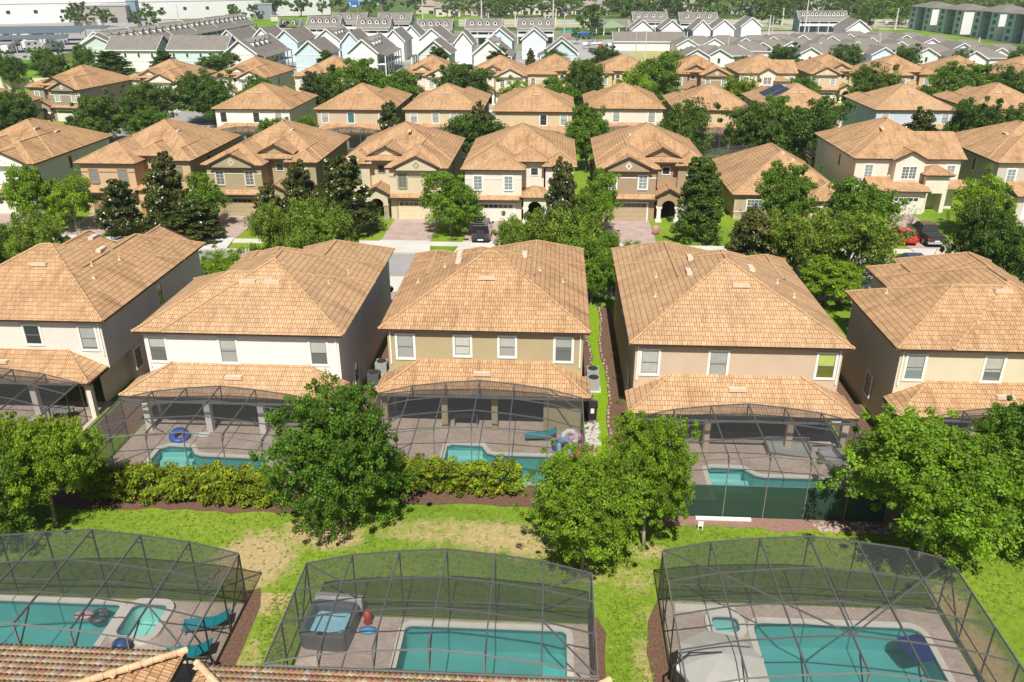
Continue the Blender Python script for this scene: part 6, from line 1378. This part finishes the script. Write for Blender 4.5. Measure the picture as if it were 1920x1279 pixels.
# trees of the street and gardens: (left px, right px, top px, world y, kind)
Z = [
 ('along the kerb behind the first roofs', [(462,560,372,70.5,'olive'),(535,660,362,70.5,'olive'),(368,462,468,68.5,'bright'),(922,1020,396,70.0,'olive'),(985,1122,378,70.5,'olive'),(1042,1152,442,68.5,'bright'),(1372,1470,395,72,'magnolia'),
   (1440,1560,385,71,'olive'),(1520,1692,378,70.5,'olive'),(1500,1625,485,67.5,'bright'),(1800,1925,360,71,'oak'),(1835,1960,400,69,'oak'),(10,110,388,70.5,'olive'),(95,182,395,70.5,'bare'),(-40,40,420,70,'oak')]),
 ('in the front yards across the street', [(0,88,305,86,'bright'),(78,162,325,86.5,'bright'),(178,252,335,84.5,'magnolia'),(258,340,284,86.5,'magnolia'),(332,408,322,87.5,'crape'),(300,400,372,83.8,'magnolia'),(518,594,300,86,'magnolia'),(470,525,342,86.5,'magnolia'),
   (588,690,290,86.5,'magnolia'),(783,900,318,87,'crape'),(1024,1086,294,86.5,'magnolia'),(1080,1166,316,86.8,'crape'),(1276,1366,293,86.5,'conic'),(1434,1538,304,88,'green'),(1378,1445,388,82,'magnolia'),(1545,1694,332,84,'round'),(1812,1925,314,88,'bright'),(1690,1740,380,90,'shrub')]),
 ('between the second and third rows', [(818,956,208,121,'oak'),(1064,1142,193,119,'round'),(1238,1346,184,122,'oak'),(1370,1480,190,124,'oak'),(1425,1520,176,128,'round'),(1478,1598,176,125,'oak'),(1698,1768,200,128,'magnolia'),(1782,1893,176,130,'oak'),
   (1880,1960,195,128,'oak'),(704,754,188,127,'magnolia'),(478,560,218,121,'round'),(540,600,214,124,'round'),(872,920,190,128,'magnolia'),(1150,1200,240,120,'round')]),
 ('along the second street', [(-30,56,168,134,'oak'),(120,214,168,133,'oak'),(150,215,182,137,'round'),(212,322,154,150,'oak'),(322,438,130,158,'oak'),(440,508,140,163,'round'),(232,300,200,136,'round'),(632,742,106,162,'round'),(700,790,128,158,'round'),(806,922,118,163,'oak'),(942,1004,140,164,'bright'),(1003,1082,142,162,'round'),
   (1056,1138,110,166,'oak'),(1138,1230,118,163,'bright'),(1190,1284,96,172,'round'),(1352,1424,134,162,'bright'),(1478,1545,142,168,'round'),(1600,1704,118,176,'oak'),(1704,1780,160,160,'oak'),(1758,1882,116,172,'round'),(1850,1960,120,172,'oak'),(556,604,133,163,'magnolia'),(600,640,120,170,'conic'),(580,640,132,164,'oak')]),
 ('beyond the fourth row by the boundary wall', [(68,126,96,212,'oak'),(-20,34,92,205,'oak'),(163,238,94,226,'conic'),(280,330,94,228,'conic'),(372,442,94,226,'oak'),(445,500,118,218,'round'),(588,632,94,228,'conic'),(794,852,86,236,'conic'),(905,962,88,238,'conic'),(984,1006,90,240,'magnolia'),(1010,1062,92,236,'oak'),(1104,1168,82,236,'oak'),
   (1228,1290,92,232,'olive'),(1434,1505,78,236,'oak'),(1558,1622,82,236,'oak'),(1672,1732,80,234,'oak'),(1783,1822,90,232,'oak'),(1380,1420,104,225,'oak'),(1895,1950,88,228,'oak'),(486,520,108,222,'round'),(1502,1530,112,222,'magnolia'),(130,170,80,232,'round'),(50,110,88,236,'round')]),
]
WORD = {'olive':'olive green','bright':'light green','oak':'dark round','bare':'sparse brownish','magnolia':'glossy magnolia','crape':'bright green multi-stemmed','conic':'dark upright','round':'mid green round','green':'mid green','shrub':'small brownish'}
for zi, (zone, lst) in enumerate(Z):
    cnt = {}
    for i, (l, r_, t, Y, k) in enumerate(sorted(lst)):
        c = cnt.get(k, 0); cnt[k] = c+1; tot = sum(1 for q in lst if q[4] == k)
        lb = '%s tree %s' % (WORD[k], zone) if tot == 1 else '%s %s tree from the left %s' % (nth(c), WORD[k], zone)
        kk_ = 'round' if k == 'green' else k
        if kk_ == 'shrub': kk_ = 'bare'
        tree_px(l, r_, t, Y, kk_, (i*5+zi) % (2 if kk_ in ('bare','olive','crape') else 3), lb, 'magnolia_tree' if k == 'magnolia' else 'oak_tree' if k in ('oak','round') else 'broadleaf_tree')
# trees among and beyond the grey-roofed estate, each its own
r = random.Random(77); cnt = {}
for (x0, x1, y0, y1, n, wh) in [(250,300,54,60,2,'behind the boat canopies'),(130,260,44,52,5,'before the taupe shop row'),(505,640,26,34,9,'beside the slate grey box building'),(690,720,28,34,3,'beside the tallest grey roof'),(775,940,30,36,7,'behind the four-dormer blocks'),(940,1100,30,36,6,'by the highway above the play area'),
    (1100,1300,26,34,7,'behind the right-hand estate'),(1300,1500,26,34,7,'behind the white pair of gables'),(1480,1760,24,36,16,'left of the teal flats by the highway'),(780,1120,18,26,14,'among the far houses, left half'),(1120,1500,18,26,14,'among the far houses, right half'),(1500,1760,8,24,22,'beyond the highway above the teal townhouses'),
    (700,1300,10,18,18,'at the edge of the distant meadow'),(1180,1190,50,62,2,'right of the green pavilion'),(1080,1180,66,90,7,'around the car park'),(1600,1700,50,58,4,'at the tip of the flats lawn'),(1640,1700,42,52,6,'at the left end of the teal flats'),(440,520,40,50,3,'on the lawn before the warehouse'),(1440,1500,44,60,3,'left of the teal townhouse block')]:
    L_ = sorted((r.uniform(x0, x1), r.uniform(y0, y1)) for _ in range(n))
    for i, (px, py) in enumerate(L_):
        x_, y_ = G(px, py); h_ = r.uniform(9, 16) if y_ > 380 else r.uniform(4, 7)
        put_tree(x_, y_, h_*r.uniform(.8, 1.3), h_, ('far','farg')[i % 2], i % 3, '%s far tree from the left %s' % (nth(i), wh), 'broadleaf_tree', group='far trees '+wh)
# the woods that close the view: countless crowns, one object
g = np.random.default_rng(3); C = []; Rr = []
n = 5200
ys = 520+ (g.random(n)**1.6)*2300; xs = (g.random(n)*2-1)*(ys*.82+60)
keep = ~((xs < -60-(0*ys)) & (ys < 900) & (xs > -560)) & ~((np.abs(xs+20) < 290) & (ys < 580)) & ~((xs > 120) & (ys < 560))
xs, ys = xs[keep], ys[keep]; m = len(xs); hh = g.uniform(7, 15, m)
C = np.stack([xs, ys, hh*.55], 1); me = leaves_mesh('woodland', C, hh*.75, 34, 4.2, 5, LEAF['dark'], flat=.7, tone=(.55, 1.35))
o = bpy.data.objects.new('woodland', me); COL.objects.link(o); tag(o, 'unbroken dark green woods closing the view behind the far houses', 'woods', kind='stuff')

# loose grass tufts and straw over the near lawn
g = np.random.default_rng(21); n = 7000
xs = g.uniform(-30, 28, n); ys = g.uniform(29.6, 36.4, n); n2 = 2400
xs = np.concatenate([xs, g.uniform(2.8, 4.5, n2//2), g.uniform(-12.7, -11.1, n2//2)]); ys = np.concatenate([ys, g.uniform(19, 29.6, n2)])
def bed(x, y): return (y > 35.2 and (x < -12.4 or x > 5.7)) or (y > 36.3)
k = np.array([not bed(a, b) for a, b in zip(xs, ys)]); xs, ys = xs[k], ys[k]
dn = np.zeros(len(xs))
for sx, sy, rx, ry, a in [(-14.4,31.6,2.0,2.2,1.05),(-12.6,33.9,1.1,1.2,.9),(-10.9,33.6,1.6,1.1,.9),(-5,34.3,4.2,1.2,.62),(-2.6,34.0,2.6,1.3,.85),(4.5,26,.8,1.6,.7),(-12.4,24.5,.7,2.2,.6),(18.6,29.6,.9,2,.9)]:
    dn = np.maximum(dn, np.exp(-(((xs-sx)/rx)**2+((ys-sy)/ry)**2)**2))
keep = g.random(len(xs)) > dn*.8; xs, ys = xs[keep], ys[keep]
C = np.stack([xs, ys, np.full(len(xs), .03)], 1)
LT = leaf_mat('leaf_turf', (.24, .36, .035), .9, .35)
me = leaves_mesh('grass', C, np.full(len(xs), .10), 5, .10, 9, LT, flat=.25, tone=(.55, 1.25), mixc=(.05, (1.5, 1.15, 1.3)))
o = bpy.data.objects.new('grass', me); COL.objects.link(o); tag(o, 'uneven grass tufts over the lawn between the two rows of enclosures', 'grass', kind='stuff')
# ---------------------------------------------------------------- the air: one closed box of thin even haze round everything
hz = MB().box(-4200, 4200, -120, 4200, -3, 27.6).build('haze', plain('haze_tmp', (.5,.5,.5)))
hm = bpy.data.materials.new('haze'); hm.use_nodes = True; hm.node_tree.nodes.clear()
ho = hm.node_tree.nodes.new('ShaderNodeOutputMaterial'); hv = hm.node_tree.nodes.new('ShaderNodeVolumePrincipled')
hv.inputs['Density'].default_value = .0002; hv.inputs['Color'].default_value = (.86, .92, 1, 1); hv.inputs['Anisotropy'].default_value = .2
hm.node_tree.links.new(hv.outputs[0], ho.inputs['Volume']); hz.data.materials.clear(); hz.data.materials.append(hm)
tag(hz, kind='stuff', label='thin pale haze that softens the far houses and woods')
